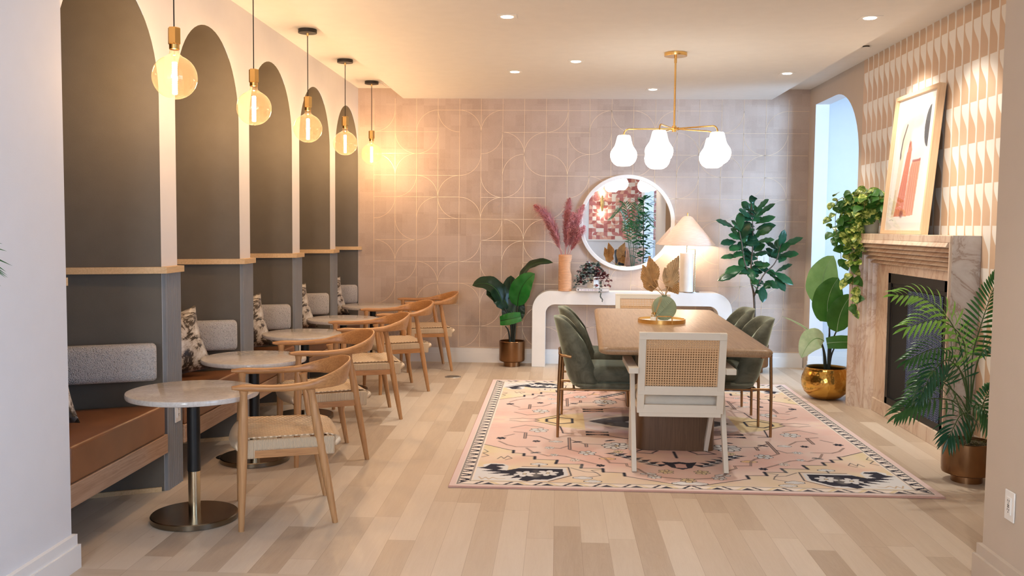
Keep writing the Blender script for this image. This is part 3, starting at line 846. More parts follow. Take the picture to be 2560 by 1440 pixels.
# small sprinkler cap and detector on the edge ceiling
t = thing('sprinkler_cap', 'small round white sprinkler cap on the ceiling edge beside the tiled wall', 'sprinkler', (2.377, 7.564, ZC))
MB().lathe([(0.0, -0.02), (0.032, -0.02), (0.035, -0.012)], n=28, cap=False).build('cover_disc', m_ceiling, t)
MB().lathe([(0.0, -0.012), (0.026, -0.012), (0.026, 0.0)], n=24, cap=False).build('recess_ring', m_slot, t)
t = thing('ceiling_vent', 'thin slot air vent in the ceiling at the pendant side near the back wall', 'vent', (-1.73, 9.62, ZC))
MB().box((0, 0, -0.004), (0.16, 0.30, 0.008)).build('vent_frame', m_ceiling, t, bevel=0.002)
mb = MB()
for k in range(5): mb.box((-0.055 + 0.0275 * k, 0, -0.0095), (0.012, 0.26, 0.003))
mb.build('slats', m_trim_white, t)

# chandelier
ch = thing('chandelier', 'brass five-arm chandelier with glowing white opal glass shades over the dining table', 'chandelier', (0.875, 7.28, 0))
MB().lathe([(0, 2.738), (0.085, 2.738), (0.086, 2.742), (0.086, 2.763), (0, 2.763)], n=44).build('ceiling_plate', m_brass, ch)
MB().tube([(0, 0, 2.20), (0, 0, 2.745)], 0.0075, 12).tube([(0, 0, 2.69), (0, 0, 2.74)], 0.0105, 12).build('rod', m_brass, ch)
mb = MB().lathe([(0, 2.172), (0.016, 2.172), (0.016, 2.218), (0, 2.218)], n=20)
for k in range(5):
    a = math.radians(175 + 72 * k); c, s = math.cos(a), math.sin(a)
    mb.tube([(c * 0.012, s * 0.012, 2.195), (c * 0.038, s * 0.038, 2.195)], 0.0105, 12)
mb.build('hub', m_brass, ch)
gprof = [(0.0, -0.116), (0.046, -0.116), (0.054, -0.113), (0.074, -0.100), (0.091, -0.079), (0.100, -0.055), (0.103, -0.030), (0.098, -0.007), (0.084, 0.016), (0.070, 0.036), (0.062, 0.060), (0.055, 0.090), (0.050, 0.109), (0.044, 0.116), (0.0, 0.117)]
for k in range(5):
    a = math.radians(175 + 72 * k); c, s = math.cos(a), math.sin(a); R = 0.378
    path = [(c * 0.03, s * 0.03, 2.195), (c * (R - 0.04), s * (R - 0.04), 2.195)]
    path += [(c * (R - 0.04 + 0.04 * math.sin(t)), s * (R - 0.04 + 0.04 * math.sin(t)), 2.155 + 0.04 * math.cos(t)) for t in (0.3, 0.6, 0.95, 1.3, 1.57)]
    path += [(c * R, s * R, 2.138)]
    arm = MB().tube(path, 0.0058, 10).lathe([(0.0, 2.138), (0.012, 2.138), (0.022, 2.150), (0.0, 2.152)], (c * R, s * R, 0), 18)
    arm.build('arm', m_brass, ch)
    sh = MB().lathe(gprof, (c * R, s * R, 2.03), 40)
    sh.build('glass_shade', m_opal, ch, angle=1.2)

# outlets
def outlet(name, label, loc, rot, w=0.072, h=0.115, usb=False, group=None):
    t = thing(name, label, 'outlet', loc, rot, group)         # local: faces -Y
    MB().box((0, -0.003, 0), (w, 0.006, h)).build('cover_plate', m_plate, t, bevel=0.002)
    MB().box((0, -0.0075, 0), (w * 0.46, 0.004, h * 0.58)).build('socket_face', m_plate, t, bevel=0.001)
    mb = MB()
    for sz in (-1, 1):
        z = sz * h * 0.15
        mb.box((-0.006, -0.0098, z + 0.003), (0.0022, 0.0012, 0.009)).box((0.006, -0.0098, z + 0.003), (0.0022, 0.0012, 0.007)).box((0, -0.0098, z - 0.007), (0.004, 0.0012, 0.004))
    if usb: mb.box((0, -0.0098, 0.003), (0.012, 0.0012, 0.004)).box((0, -0.0098, -0.004), (0.012, 0.0012, 0.004))
    mb.build('slots', m_slot, t)
    return t
PL = ['behind the nearest marble table', 'the second pier from the viewer', 'the third pier from the viewer', 'the fourth pier from the viewer']
for k in range(4):
    y = (BAY[k][1] + BAY[k + 1][0]) / 2
    outlet('wall_outlet', f'white outlet on a grey fluted pier, {PL[k]}', (XL + 0.0235, y + 0.02, 0.41), math.pi / 2, group='outlets on the fluted piers')
outlet('usb_wall_outlet', 'white outlet with square sockets low on the beige wall end at the picture edge', (1.789, 3.724, 0.372), -math.pi / 2, 0.075, 0.118, True)
t = thing('wall_outlet', 'double white wall switch plate on the blush wall behind the fiddle-leaf tree', 'outlet', (2.136, YB, 1.118))
MB().box((0, -0.003, 0), (0.115, 0.006, 0.125)).build('cover_plate', m_plate, t, bevel=0.002)
for s in (-1, 1): MB().box((s * 0.024, -0.0075, 0), (0.033, 0.004, 0.068)).build('rocker', m_plate, t, bevel=0.001)

# floor box covers
t = thing('floor_vent', 'round steel floor outlet cover set in the oak boards near the last cafe chair', 'floor vent', (-0.983, 8.909, 0))
MB().lathe([(0.0, 0.003), (0.066, 0.003), (0.075, 0.0035), (0.078, 0.0)], n=40, cap=False).build('cover_ring', plain('satin_steel', (0.45, 0.42, 0.38, 1), 0.4, 0.8), t)
mb = MB()
for i in range(-4, 5):
    L = math.sqrt(0.06 ** 2 - (i * 0.013) ** 2)
    mb.box((i * 0.013, 0, 0.0042), (0.004, 2 * L, 0.0012))
mb.build('grille', m_slot, t)
t = thing('floor_vent', 'round black floor outlet cover in shadow under the second marble table', 'floor vent', (-2.02, 5.68, 0))
MB().lathe([(0.0, 0.004), (0.070, 0.004), (0.078, 0.0)], n=40, cap=False).build('cover_ring', m_black, t)
mb = MB()
for i in range(-3, 4): mb.box((i * 0.016, 0, 0.0048), (0.004, 0.08, 0.0012))
mb.build('grille', m_slot, t)

# ------------------------------------------------------------------ booth benches
def bench(k):
    y0, y1 = BAY[k]
    LAB = ['built-in tan leather booth bench in the first arched booth', 'built-in tan leather booth bench in the second arched booth, a hide cushion on it',
           'built-in tan leather booth bench in the third arched booth', 'built-in tan leather booth bench in the fourth arched booth', 'built-in tan leather booth bench in the last booth beside the back wall']
    t = thing('booth_bench', LAB[k], 'bench', (XL, y0, 0), 0, 'built-in booth benches')
    w = y1 - y0; d = 0.50
    sl = math.tan(math.radians(26))
    outl = [(0.03, 0.012), (0.03, w - 0.03), (-0.0, w - 0.02), (-d, w - 0.02 - d * sl), (-d, 0.012)]
    ins = [(0.026, 0.02), (0.026, w - 0.035), (-0.0, w - 0.028), (-d + 0.01, w - 0.03 - d * sl), (-d + 0.01, 0.02)]
    c = MB().prism([(p[0], p[1]) for p in ins], 2, 0.315, 0.478)
    c.build('seat_cushion', m_leather, t, bevel=0.022, seg=4)
    MB().box((0.018, w / 2 - 0.008, 0.265), (0.026, w - 0.02, 0.10)).build('front_board', m_oak_board, t, bevel=0.002)
    MB().prism([(0.004, 0.014), (0.004, w - 0.03), (-d + 0.01, w - 0.03 - d * sl), (-d + 0.01, 0.014)], 2, 0.29, 0.314).build('seat_deck', m_oak_board, t)
    # boucle back cushion on the slanted panel
    dv = Vector((DX, DY, 0)); nv = Vector((0.4384, -0.8988, 0))
    a = Vector((0, w, 0)) + dv * 0.035 + nv * 0.068; b = Vector((0, w, 0)) + dv * 0.58 + nv * 0.068
    rings = []
    for s, k2 in ((0.0, 0.72), (0.012, 0.9), (0.03, 1.0), (0.5, 1.0), (0.97, 1.0), (0.988, 0.9), (1.0, 0.72)):
        cpt = a.lerp(b, s); r = []
        for i in range(24):
            th = 2 * math.pi * i / 24
            cx_, sz_ = math.cos(th), math.sin(th)
            ex = math.copysign(abs(cx_) ** 0.55, cx_) * 0.062 * k2; ez = math.copysign(abs(sz_) ** 0.45, sz_) * 0.098 * (0.5 + 0.5 * k2)
            r.append(cpt + nv * ex + Vector((0, 0, 0.715 + ez)))
        rings.append(r)
    MB().loft(rings).build('back_cushion', m_boucle, t, angle=1.4)
    return t
for k in range(5): bench(k)

# hide cushions leaning at the near side of each booth
HL = ['hide-print cushion in the first booth, a sliver beside the near white wall', 'black, brown and white hide-print cushion leaning in the second booth, shown widest',
      'black and white hide-print cushion leaning in the third booth, half behind the fluted pier', 'black and white hide-print cushion leaning in the fourth booth beside the boucle back',
      'dark hide-print cushion leaning in the last booth']
for k in range(5):
    y0, y1 = BAY[k]
    t = thing('throw_cushion', HL[k], 'cushion', (XL - 0.25, y1 - 0.41, 0.48 + 0.195), 0, 'hide-print cushions in the booths')
    t.location.x -= [0, 0.045, 0.035, 0.02, 0.0][k]
    if k == 0: t.location = (XL - 0.365, y1 - 0.69, 0.675)
    MB().pillow(0.42, 0.42, 0.15, 16).build('cushion_cover', m_cowhide, t, weld=True, angle=1.5)
    t.rotation_euler = (math.radians(-12), math.radians([-8, -14, -12, -13, -11][k]), math.radians([26, 34, 30, 28, 30][k]))

# ------------------------------------------------------------------ cafe tables
def make_cafe_table():
    t = thing('cafe_table', '', 'table', (0, 0, 0), 0, 'round marble cafe tables')
    MB().lathe([(0, 0.608), (0.30, 0.608), (0.309, 0.611), (0.312, 0.618), (0.312, 0.628), (0.309, 0.634), (0.302, 0.636), (0, 0.636)], n=96).build('tabletop', m_marble_top, t)
    MB().lathe([(0, 0.24), (0.031, 0.24), (0.031, 0.608), (0, 0.608)], n=28).build('column', m_black, t)
    MB().lathe([(0, 0.028), (0.0285, 0.028), (0.0285, 0.24), (0, 0.24)], n=28).build('column_sleeve', m_brushed, t)
    MB().lathe([(0, 0), (0.198, 0), (0.207, 0.003), (0.207, 0.026), (0.203, 0.03), (0, 0.03)], n=80).build('base_plate', m_base_metal, t)
    MB().box((0, 0, 0.603), (0.2, 0.2, 0.008)).build('mount_plate', m_black, t)
    return t
ct = make_cafe_table()
TLOC = [(-1.760, 4.462), (-1.835, 5.615), (-1.870, 6.905), (-1.835, 8.02), (-1.845, 9.37)]
TLAB = ['round marble cafe table nearest the viewer, its whole base in view', 'round marble-topped cafe table second from the viewer, behind the nearest cafe chair',
        'round marble-topped cafe table in the middle of the row of five', 'round marble-topped cafe table fourth in the row, in front of the last but one booth', 'round marble-topped cafe table beside the blush back wall']
for i, p in enumerate(TLOC):
    o = ct if i == 0 else copy_tree(ct)
    o.location = (p[0], p[1], 0); o['label'] = TLAB[i]; o.rotation_euler = (0, 0, 0.7 * i)

# ------------------------------------------------------------------ cafe armchairs (round oak rail, paper-cord seat)
def superellipse(c, s, u, a, b, n=18, e=0.7):
    out = []
    for i in range(n):
        th = 2 * math.pi * i / n; x, y = math.cos(th), math.sin(th)
        out.append(c + s * (math.copysign(abs(x) ** e, x) * a) + u * (math.copysign(abs(y) ** e, y) * b))
    return out
def make_cafe_chair():
    t = thing('cafe_armchair', '', 'chair', (0, 0, 0), 0, 'oak armchairs with woven cord seats')
    # local: front +Y, feet of rear legs at y=-0.215
    legs = [((-0.262, 0.225, 0), (-0.262, 0.208, 0.675)), ((0.262, 0.225, 0), (0.262, 0.208, 0.675)),
            ((-0.24, -0.215, 0), (-0.236, -0.10, 0.665)), ((0.24, -0.215, 0), (0.236, -0.10, 0.665))]
    for a, b in legs:
        a, b = Vector(a), Vector(b); L = (b - a).length
        st = [(0.0, 0.0135), (0.25, 0.0185), (0.55, 0.0225), (0.68, 0.023), (0.85, 0.0205), (0.955, 0.017), (1.0, 0.023)]
        MB().tube([a.lerp(b, s) for s, _ in st], [r for _, r in st], 16).build('leg', m_leg_wood, t)
    # top rail
    P = [(-0.268, 0.262, 0.684), (-0.266, 0.20, 0.682), (-0.276, 0.06, 0.677), (-0.272, -0.08, 0.683), (-0.232, -0.20, 0.700), (-0.13, -0.278, 0.716), (0, -0.302, 0.722)]
    P = P + [(-x, y, z) for x, y, z in reversed(P[:-1])]
    W = [(0.022, 0.007), (0.027, 0.016), (0.024, 0.015), (0.021, 0.018), (0.014, 0.036), (0.010, 0.055), (0.0095, 0.059)]
    W = W + list(reversed(W[:-1]))
    path = cat_rom(P, 6); n = len(path); rings = []
    for i, c in enumerate(path):
        k = i / (n - 1) * (len(W) - 1); j = min(int(k), len(W) - 2); f = k - j
        a = W[j][0] * (1 - f) + W[j + 1][0] * f; b = W[j][1] * (1 - f) + W[j + 1][1] * f
        tg = (path[min(i + 1, n - 1)] - path[max(i - 1, 0)]).normalized()
        s = tg.cross(Vector((0, 0, 1))).normalized(); u = s.cross(tg).normalized()
        lean = 0.22 * math.sin(math.pi * i / (n - 1)) ** 2
        u2 = (u * math.cos(lean) - s * math.sin(lean) * -1.0); s2 = (s * math.cos(lean) + u * -math.sin(lean))
        rings.append(superellipse(c, s2, u2, a, b))
    MB().loft(rings).build('top_rail', m_chair_wood, t, angle=1.2)
    # seat
    def seat(u, v):
        x = (2 * u - 1); y = (2 * v - 1)
        hw = 0.238 + 0.012 * y
        yy = y * 0.225 + (0.03 * (1 - x * x) if y > 0 else -0.012 * (1 - x * x)) * abs(y) ** 2
        z = 0.428 - 0.020 * (1 - x * x) ** 1.0 * (1 - 0.4 * y * y) + 0.012 * x * x
        z -= 0.022 * max(0, abs(y) - 0.8) / 0.2 * 0.6
        return (x * hw, yy, z)
    MB().grid(seat, 20, 20).build('woven_seat', m_weave, t, angle=2, solid=0.006)
    def roll(sgn):
        pts = []
        for i in range(17):
            x = 2 * i / 16 - 1; hw = 0.238 + 0.012 * sgn
            yy = sgn * 0.225 + sgn * (0.03 if sgn > 0 else 0.012) * (1 - x * x)
            pts.append((x * hw, yy - sgn * 0.004, 0.402 - 0.012 * (1 - x * x)))
        return pts
    MB().tube(roll(1), 0.027, 14).build('front_seat_roll', m_cord_x, t, angle=2)
    MB().tube(roll(-1), 0.024, 14).build('rear_seat_roll', m_cord_x, t, angle=2)
    for s in (-1, 1):
        mb = MB().beam((s * 0.236, -0.20, 0.404), (s * 0.248, 0.21, 0.404), 0.028, 0.052)
        mb.beam((s * 0.235, -0.212, 0.385), (s * 0.2365, -0.16, 0.385), 0.032, 0.088)
        mb.beam((s * 0.2465, 0.16, 0.385), (s * 0.248, 0.212, 0.385), 0.032, 0.088)
        mb.build('cord_wrap', m_cord_y, t, bevel=0.008)
    for s in (-1, 1):
        MB().beam((s * 0.236, -0.19, 0.362), (s * 0.248, 0.19, 0.362), 0.020, 0.038).build('side_rail', m_chair_wood, t, bevel=0.002)
    MB().beam((-0.25, 0.205, 0.37), (0.25, 0.205, 0.37), 0.022, 0.036).build('front_rail', m_chair_wood, t)
    MB().beam((-0.24, -0.185, 0.37), (0.24, -0.185, 0.37), 0.022, 0.036).build('rear_rail', m_chair_wood, t)
    return t
cc = make_cafe_chair()
FEET = [((-1.068, 4.462), (-1.216, 4.902), 109.5), ((-1.157, 5.686), (-1.377, 6.118), 117.5), ((-1.121, 6.917), (-1.339, 7.339), 110.0), ((-1.085, 8.109), (-1.34, 8.524), 116.5), ((-1.005, 9.27), (-1.20, 9.72), 107.0)]
CLAB = ['oak armchair with woven cord seat nearest the viewer, pulled up to the nearest marble table', 'oak armchair with woven cord seat, second from the viewer, its arm over the second table',
        'oak armchair with woven cord seat in the middle of the row of five', 'oak armchair with woven cord seat, fourth in the row', 'oak armchair with woven cord seat standing against the blush back wall']
for i, (a, b, ang) in enumerate(FEET):
    o = cc if i == 0 else copy_tree(cc)
    m = (Vector(a) + Vector(b)) / 2; r = math.radians(ang); f = Vector((-math.sin(r), math.cos(r)))
    m = m + f * 0.215
    o.location = (m.x, m.y, 0); o.rotation_euler = (0, 0, r); o['label'] = CLAB[i]

# ------------------------------------------------------------------ rug (2.69 x 3.61 m), pattern woven in
RX, RY, RW, RH = -0.583, 5.11, 2.69, 3.61
NAVY, CREAM, YEL, ROSE, PALE, LILAC = (38, 40, 58), (236, 226, 218), (226, 210, 174), (231, 202, 194), (224, 225, 228), (196, 176, 180)
hw, hh = RW / 2, RH / 2
cv = Canvas(hw, hh, 0.005, (226, 204, 202))
C_ = cv
C_.poly([(0.035, 0.035), (hw + .1, 0.035), (hw + .1, hh + .1), (0.035, hh + .1)], CREAM)
# zigzag border
C_.line([(0.042, hh + .1), (0.042, 0.042), (hw + .1, 0.042)], NAVY, 0.007)
C_.line([(0.108, hh + .1), (0.108, 0.108), (hw + .1, 0.108)], NAVY, 0.006)
k = 0; y = 0.10
while y < hh + .1:
    C_.poly([(0.047, y), (0.103, y + 0.02), (0.103, y + 0.052), (0.047, y + 0.072)], NAVY)
    C_.poly([(0.047, y + 0.018), (0.085, y + 0.033), (0.085, y + 0.038), (0.047, y + 0.052)], CREAM)
    y += 0.098
x = 0.13
while x < hw + .1:
    C_.poly([(x, 0.047), (x + 0.045, 0.103), (x + 0.062, 0.103), (x + 0.02, 0.047)], NAVY)
    C_.poly([(x + 0.05, 0.047), (x + 0.085, 0.085), (x + 0.12, 0.047)], NAVY)
    C_.poly([(x + 0.075, 0.105), (x + 0.105, 0.105), (x + 0.15, 0.05), (x + 0.13, 0.05)], YEL)
    x += 0.165
C_.poly([(0.045, 0.045), (0.105, 0.105), (0.06, 0.105)], NAVY)
# corner field (sand) and central field (rose) with a stepped edge
C_.poly([(0.122, 0.12), (hw + .1, 0.12), (hw + .1, hh + .1), (0.122, hh + .1)], YEL)
STEP = [(0.122, 1.0), (0.29, 0.86), (0.32, 0.85), (0.32, 0.78), (0.39, 0.77), (0.39, 0.71), (0.46, 0.70), (0.46, 0.63), (0.60, 0.62), (0.59, 0.53), (0.75, 0.53), (0.74, 0.44), (0.87, 0.44), (0.87, 0.36), (0.99, 0.35), (0.99, 0.28), (1.29, 0.11), (hw + .1, 0.10)]
C_.poly(STEP + [(hw + .1, hh + .1), (0.122, hh + .1)], ROSE)
msk = ((C_.X > 0.12) & (C_.Y > 0.11)).astype(float)
C_.wash((240, 222, 214), 0.35, 11, 0.45, 0.8, 0.7, msk); C_.wash((226, 182, 172), 0.3, 21, 0.5, 0.85, 0.6, msk); C_.wash((238, 222, 200), 0.2, 31, 0.55, 0.85, 0.6, msk)
# central medallion colours
C_.ell(hw, hh, 0.72, 0.62, (196, 160, 176), 0.75, soft=0.35)
C_.ell(hw, hh + .05, 0.62, 0.42, (222, 206, 160), 0.85, soft=0.3)
C_.wash((206, 210, 222), 0.25, 41, 0.5, 0.8, 0.8, (np.hypot((C_.X - hw) / 0.6, (C_.Y - hh) / 0.5) < 1).astype(float))
C_.wash((120, 110, 140), 0.16, 51, 0.55, 0.85, 0.6, (np.hypot((C_.X - hw) / 0.45, (C_.Y - hh) / 0.45) < 1).astype(float))
C_.line(STEP, NAVY, 0.009)
for a, b in zip(STEP, STEP[1:]):
    if abs(a[0] - b[0]) < 0.03 and abs(a[1] - b[1]) > 0.03: C_.line([a, b], NAVY, 0.02)
# corner ornament
C_.poly([(0.125, 0.42), (0.165, 0.43), (0.15, 0.47), (0.2, 0.51), (0.28, 0.50), (0.305, 0.46), (0.31, 0.38), (0.30, 0.33), (0.38, 0.43), (0.65, 0.435), (0.665, 0.27), (0.55, 0.14), (0.48, 0.125), (0.36, 0.13), (0.125, 0.125)], PALE)
C_.poly([(0.125, 0.40), (0.17, 0.42), (0.2, 0.495), (0.275, 0.485), (0.29, 0.46), (0.24, 0.44), (0.28, 0.40), (0.25, 0.36), (0.30, 0.35), (0.37, 0.405), (0.63, 0.41), (0.64, 0.28), (0.55, 0.17), (0.47, 0.16), (0.43, 0.12), (0.38, 0.15), (0.40, 0.20), (0.33, 0.18), (0.37, 0.25), (0.26, 0.22), (0.33, 0.28), (0.19, 0.27), (0.27, 0.31), (0.16, 0.33), (0.22, 0.36)], NAVY)
C_.line([(0.39, 0.445), (0.665, 0.45), (0.68, 0.265), (0.55, 0.13)], NAVY, 0.009)
def flower(x, y, r, c, petals=6, line=True, c2=(226, 202, 158)):
    for i in range(petals):
        a = 2 * math.pi * i / petals + 0.3
        px_, py_ = x + r * 0.55 * math.cos(a), y + r * 0.55 * math.sin(a)
        if line: C_.ell(px_, py_, r * 0.48, r * 0.34, NAVY, 1, a)
        C_.ell(px_, py_, r * 0.40, r * 0.26, c, 1, a)
    C_.ell(x, y, r * 0.2, r * 0.2, NAVY); C_.ell(x, y, r * 0.12, r * 0.12, c2)
flower(0.41, 0.28, 0.07, PALE, 6, False); flower(0.545, 0.31, 0.07, PALE, 6, False)
C_.line([(0.15, 0.20), (0.17, 0.15), (0.19, 0.19), (0.21, 0.15), (0.23, 0.19), (0.26, 0.16), (0.30, 0.17)], (190, 160, 120), 0.007)
def cloud(x, y, r, c=PALE):
    for dx, dy, q_ in ((-.6, 0, .5), (0, .25, .55), (.6, 0, .5), (0, -.2, .5)):
        C_.ell(x + dx * r, y + dy * r, r * (q_ + .1), r * q_ * .9, NAVY)
    for dx, dy, q_ in ((-.6, 0, .5), (0, .25, .55), (.6, 0, .5), (0, -.2, .5)):
        C_.ell(x + dx * r, y + dy * r, r * q_, r * q_ * .72, c)
for p_ in ((0.49, 0.51, 0.045), (0.745, 0.22, 0.05), (0.91, 0.68, 0.045, (232, 196, 150)), (1.13, 0.34, 0.04), (0.59, 1.12, 0.04), (0.80, 0.15, 0.045), (1.3, 0.15, 0.05)):
    cloud(*p_)
C_.line([(0.49, 0.50), (0.49, 0.45)], NAVY, 0.010)
C_.line([(0.68, 0.44), (0.76, 0.36), (0.83, 0.34), (0.85, 0.28), (0.78, 0.24)], NAVY, 0.006)
C_.line([(0.83, 0.34), (0.80, 0.39), (0.88, 0.43)], NAVY, 0.006)
C_.line([(0.23, 0.62), (0.25, 0.68), (0.27, 0.63), (0.29, 0.70), (0.32, 0.64), (0.28, 0.60)], NAVY, 0.006)
C_.line([(0.13, 0.86), (0.16, 0.80), (0.13, 0.76), (0.17, 0.70), (0.13, 0.66)], NAVY, 0.007)
# flowering branches
BR = [[(0.21, 1.10), (0.27, 1.0), (0.33, 0.95), (0.46, 0.95)], [(0.40, 0.92), (0.44, 0.82), (0.54, 0.72), (0.60, 0.74), (0.65, 0.72), (0.75, 0.62), (0.86, 0.52)],
      [(0.68, 0.90), (0.73, 0.85), (0.86, 0.75), (0.90, 0.68), (0.92, 0.58), (1.02, 0.57), (1.02, 0.51), (1.08, 0.45), (1.12, 0.34), (1.18, 0.28), (1.33, 0.24)],
      [(0.69, 1.18), (0.78, 1.07), (0.93, 1.06)], [(0.38, 1.37), (0.30, 1.40)], [(0.38, 1.30), (0.48, 1.26), (0.55, 1.16)], [(0.25, 1.78), (0.34, 1.74), (0.43, 1.77)], [(0.27, 1.52), (0.37, 1.62), (0.50, 1.55)],
      [(0.55, 0.94), (0.62, 0.93), (0.67, 1.0)], [(0.96, 0.76), (1.05, 0.74)], [(0.24, 1.25), (0.30, 1.32)]]
for b in BR:
    C_.line(b, NAVY, 0.013); C_.line(b, (226, 190, 172), 0.004)
for a, b in (((0.68, 0.91), (0.68, 1.24)), ((0.38, 1.20), (0.38, 1.37)), ((0.79, 0.99), (0.79, 1.07))):
    C_.line([a, b], NAVY, 0.022); C_.line([a, b], (226, 190, 172), 0.006)
for x_, y_, r_, c_ in ((0.99, 1.03, 0.10, PALE), (0.79, 0.82, 0.06, PALE), (0.47, 1.46, 0.07, PALE), (1.24, 0.40, 0.05, YEL), (1.16, 0.28, 0.045, PALE), (0.71, 0.63, 0.035, CREAM), (0.55, 0.94, 0.035, PALE), (0.22, 1.19, 0.035, NAVY), (0.86, 0.51, 0.03, NAVY), (0.99, 0.87, 0.035, YEL), (0.46, 1.12, 0.03, NAVY), (1.345, 0.22, 0.05, YEL), (0.58, 0.75, 0.028, PALE)):
    flower(x_, y_, r_, c_, 9 if r_ > 0.09 else 6)
for x_, y_ in ((0.46, 0.80), (0.73, 1.12), (0.95, 1.18)):
    C_.ell(x_, y_, 0.035, 0.014, NAVY, 1, 0.5); C_.ell(x_ + 0.02, y_ + 0.012, 0.02, 0.008, NAVY, 1, -0.6)
# lozenge beside the medallion, medallion outline and its lower fan
C_.poly([(0.43, 1.77), (0.59, 1.93), (0.80, hh + .1), (0.80, 1.50), (0.60, 1.60)], (228, 208, 162), 0.9)
C_.line([(0.80, 2.06), (0.59, 1.93), (0.43, 1.77), (0.62, 1.60), (0.64, 1.38), (0.71, 1.37)], NAVY, 0.011)
C_.line([(0.52, 1.80), (0.60, 1.86), (0.71, 1.84), (0.71, 1.73), (0.60, 1.69), (0.52, 1.76)], NAVY, 0.02, True)
C_.poly([(0.83, 1.80), (0.94, 1.86), (1.07, 1.84), (1.15, 1.90), (hw + .1, 1.9), (hw + .1, 1.56), (1.2, 1.62), (1.11, 1.60), (0.99, 1.66)], NAVY, 0.92)
C_.poly([(1.10, 1.80), (1.22, 1.86), (hw + .1, 1.85), (hw + .1, 1.62), (1.2, 1.68)], (178, 184, 204))
for y_ in (1.46, 1.38):
    C_.poly([(0.80, y_), (0.88, y_ - 0.02), (0.96, y_), (0.96, y_ - .05), (0.88, y_ - .03), (0.80, y_ - .05)], NAVY)
C_.line([(0.95, 1.33), (1.06, 1.25), (1.2, 1.28), (1.36, 1.20)], NAVY, 0.012)
C_.poly([(hw + .05, 0.42), (hw + .05, 0.66), (hw - 0.05, 0.62), (hw - 0.11, 0.64), (hw - 0.06, 0.50)], NAVY)
C_.poly([(hw + .05, 0.48), (hw + .05, 0.62), (hw - 0.035, 0.58), (hw - 0.03, 0.50)], (214, 176, 172))
for i in range(6):
    x_ = hw - 0.12 - 0.045 * i; y_ = 0.52 + 0.05 * i
    C_.poly([(x_, y_), (x_ - 0.10, y_ + 0.05), (x_ - 0.04, y_ + 0.075), (x_ - 0.01, y_ + 0.05), (x_ + 0.05, y_ + 0.06)], NAVY)
    C_.poly([(x_ - .01, y_ + .02), (x_ - 0.06, y_ + 0.045), (x_ - 0.02, y_ + 0.055)], PALE)
C_.line([(hw - .14, 0.86), (hw - .10, 0.92), (hw - .2, 0.94), (hw - .26, 0.86), (hw - .14, 0.84)], NAVY, 0.013)
C_.line([(hw, 0.74), (hw, 0.90)], NAVY, 0.02)
C_.wash((236, 232, 226), 0.12, 61, 0.62, 0.9, 0.28, msk)
# mirror the quarter into the whole rug
A = cv.a; full = np.concatenate([A, A[:, -2::-1]], 1); full = np.concatenate([full, full[-2::-1]], 0)
cv2 = Canvas(RW, RH, 0.005, CREAM); H2, W2 = min(full.shape[0], cv2.ny), min(full.shape[1], cv2.nx)
cv2.nx, cv2.ny = W2, H2; cv2.a = full[:H2, :W2].copy(); cv2.X, cv2.Y = np.meshgrid(np.arange(W2) * 0.005, np.arange(H2) * 0.005)
cv2.wash((206, 196, 206), 0.5, 71, 0.55, 0.9, 0.12)
rug = thing('area_rug', 'large rose, sand and navy patterned area rug under the dining table', 'rug', (RX, RY, 0))
cv2.mesh('pile', m_rug, lambda x, y: np.stack([x, y, 0 * x + 0.0115], 1), rug)
MB().box((RW / 2, RH / 2, 0.0055), (RW + 0.008, RH + 0.008, 0.011)).build('binding', plain('rose_binding', (0.55, 0.33, 0.27, 1), 0.95, bump=0.5, bscale=400), rug, bevel=0.003)
RZ = 0.0118

# ------------------------------------------------------------------ dining table
dt = thing('dining_table', 'rectangular oak dining table with rounded edges on two dark pedestals', 'table', (0.80, 6.87, RZ), math.radians(-1.6))
def rrect(w, h, r, n=8):
    out = []
    for cx, cy, a0 in ((w / 2 - r, h / 2 - r, 0), (-w / 2 + r, h / 2 - r, 90), (-w / 2 + r, -h / 2 + r, 180), (w / 2 - r, -h / 2 + r, 270)):
        out += [(cx + r * math.cos(math.radians(a0 + 90 * i / n)), cy + r * math.sin(math.radians(a0 + 90 * i / n))) for i in range(n + 1)]
    return out
TW, TL = 1.02, 2.66
rings = []
for z, ins in ((0.678, 0.030), (0.684, 0.014), (0.694, 0.003), (0.704, 0.0), (0.714, 0.003), (0.724, 0.012), (0.730, 0.026)):
    rings.append([(x, y, z) for x, y in rrect(TW - 2 * ins, TL - 2 * ins, 0.05)])
MB().loft(rings).build('tabletop', m_table_oak, dt, angle=0.9)
for s in (-1, 1):
    MB().prism(rrect(0.50, 0.34, 0.06), 2, 0.0, 0.679).build('pedestal', m_walnut, dt).location = (0, s * 0.66 + (0.0 if s < 0 else 0.12), 0)

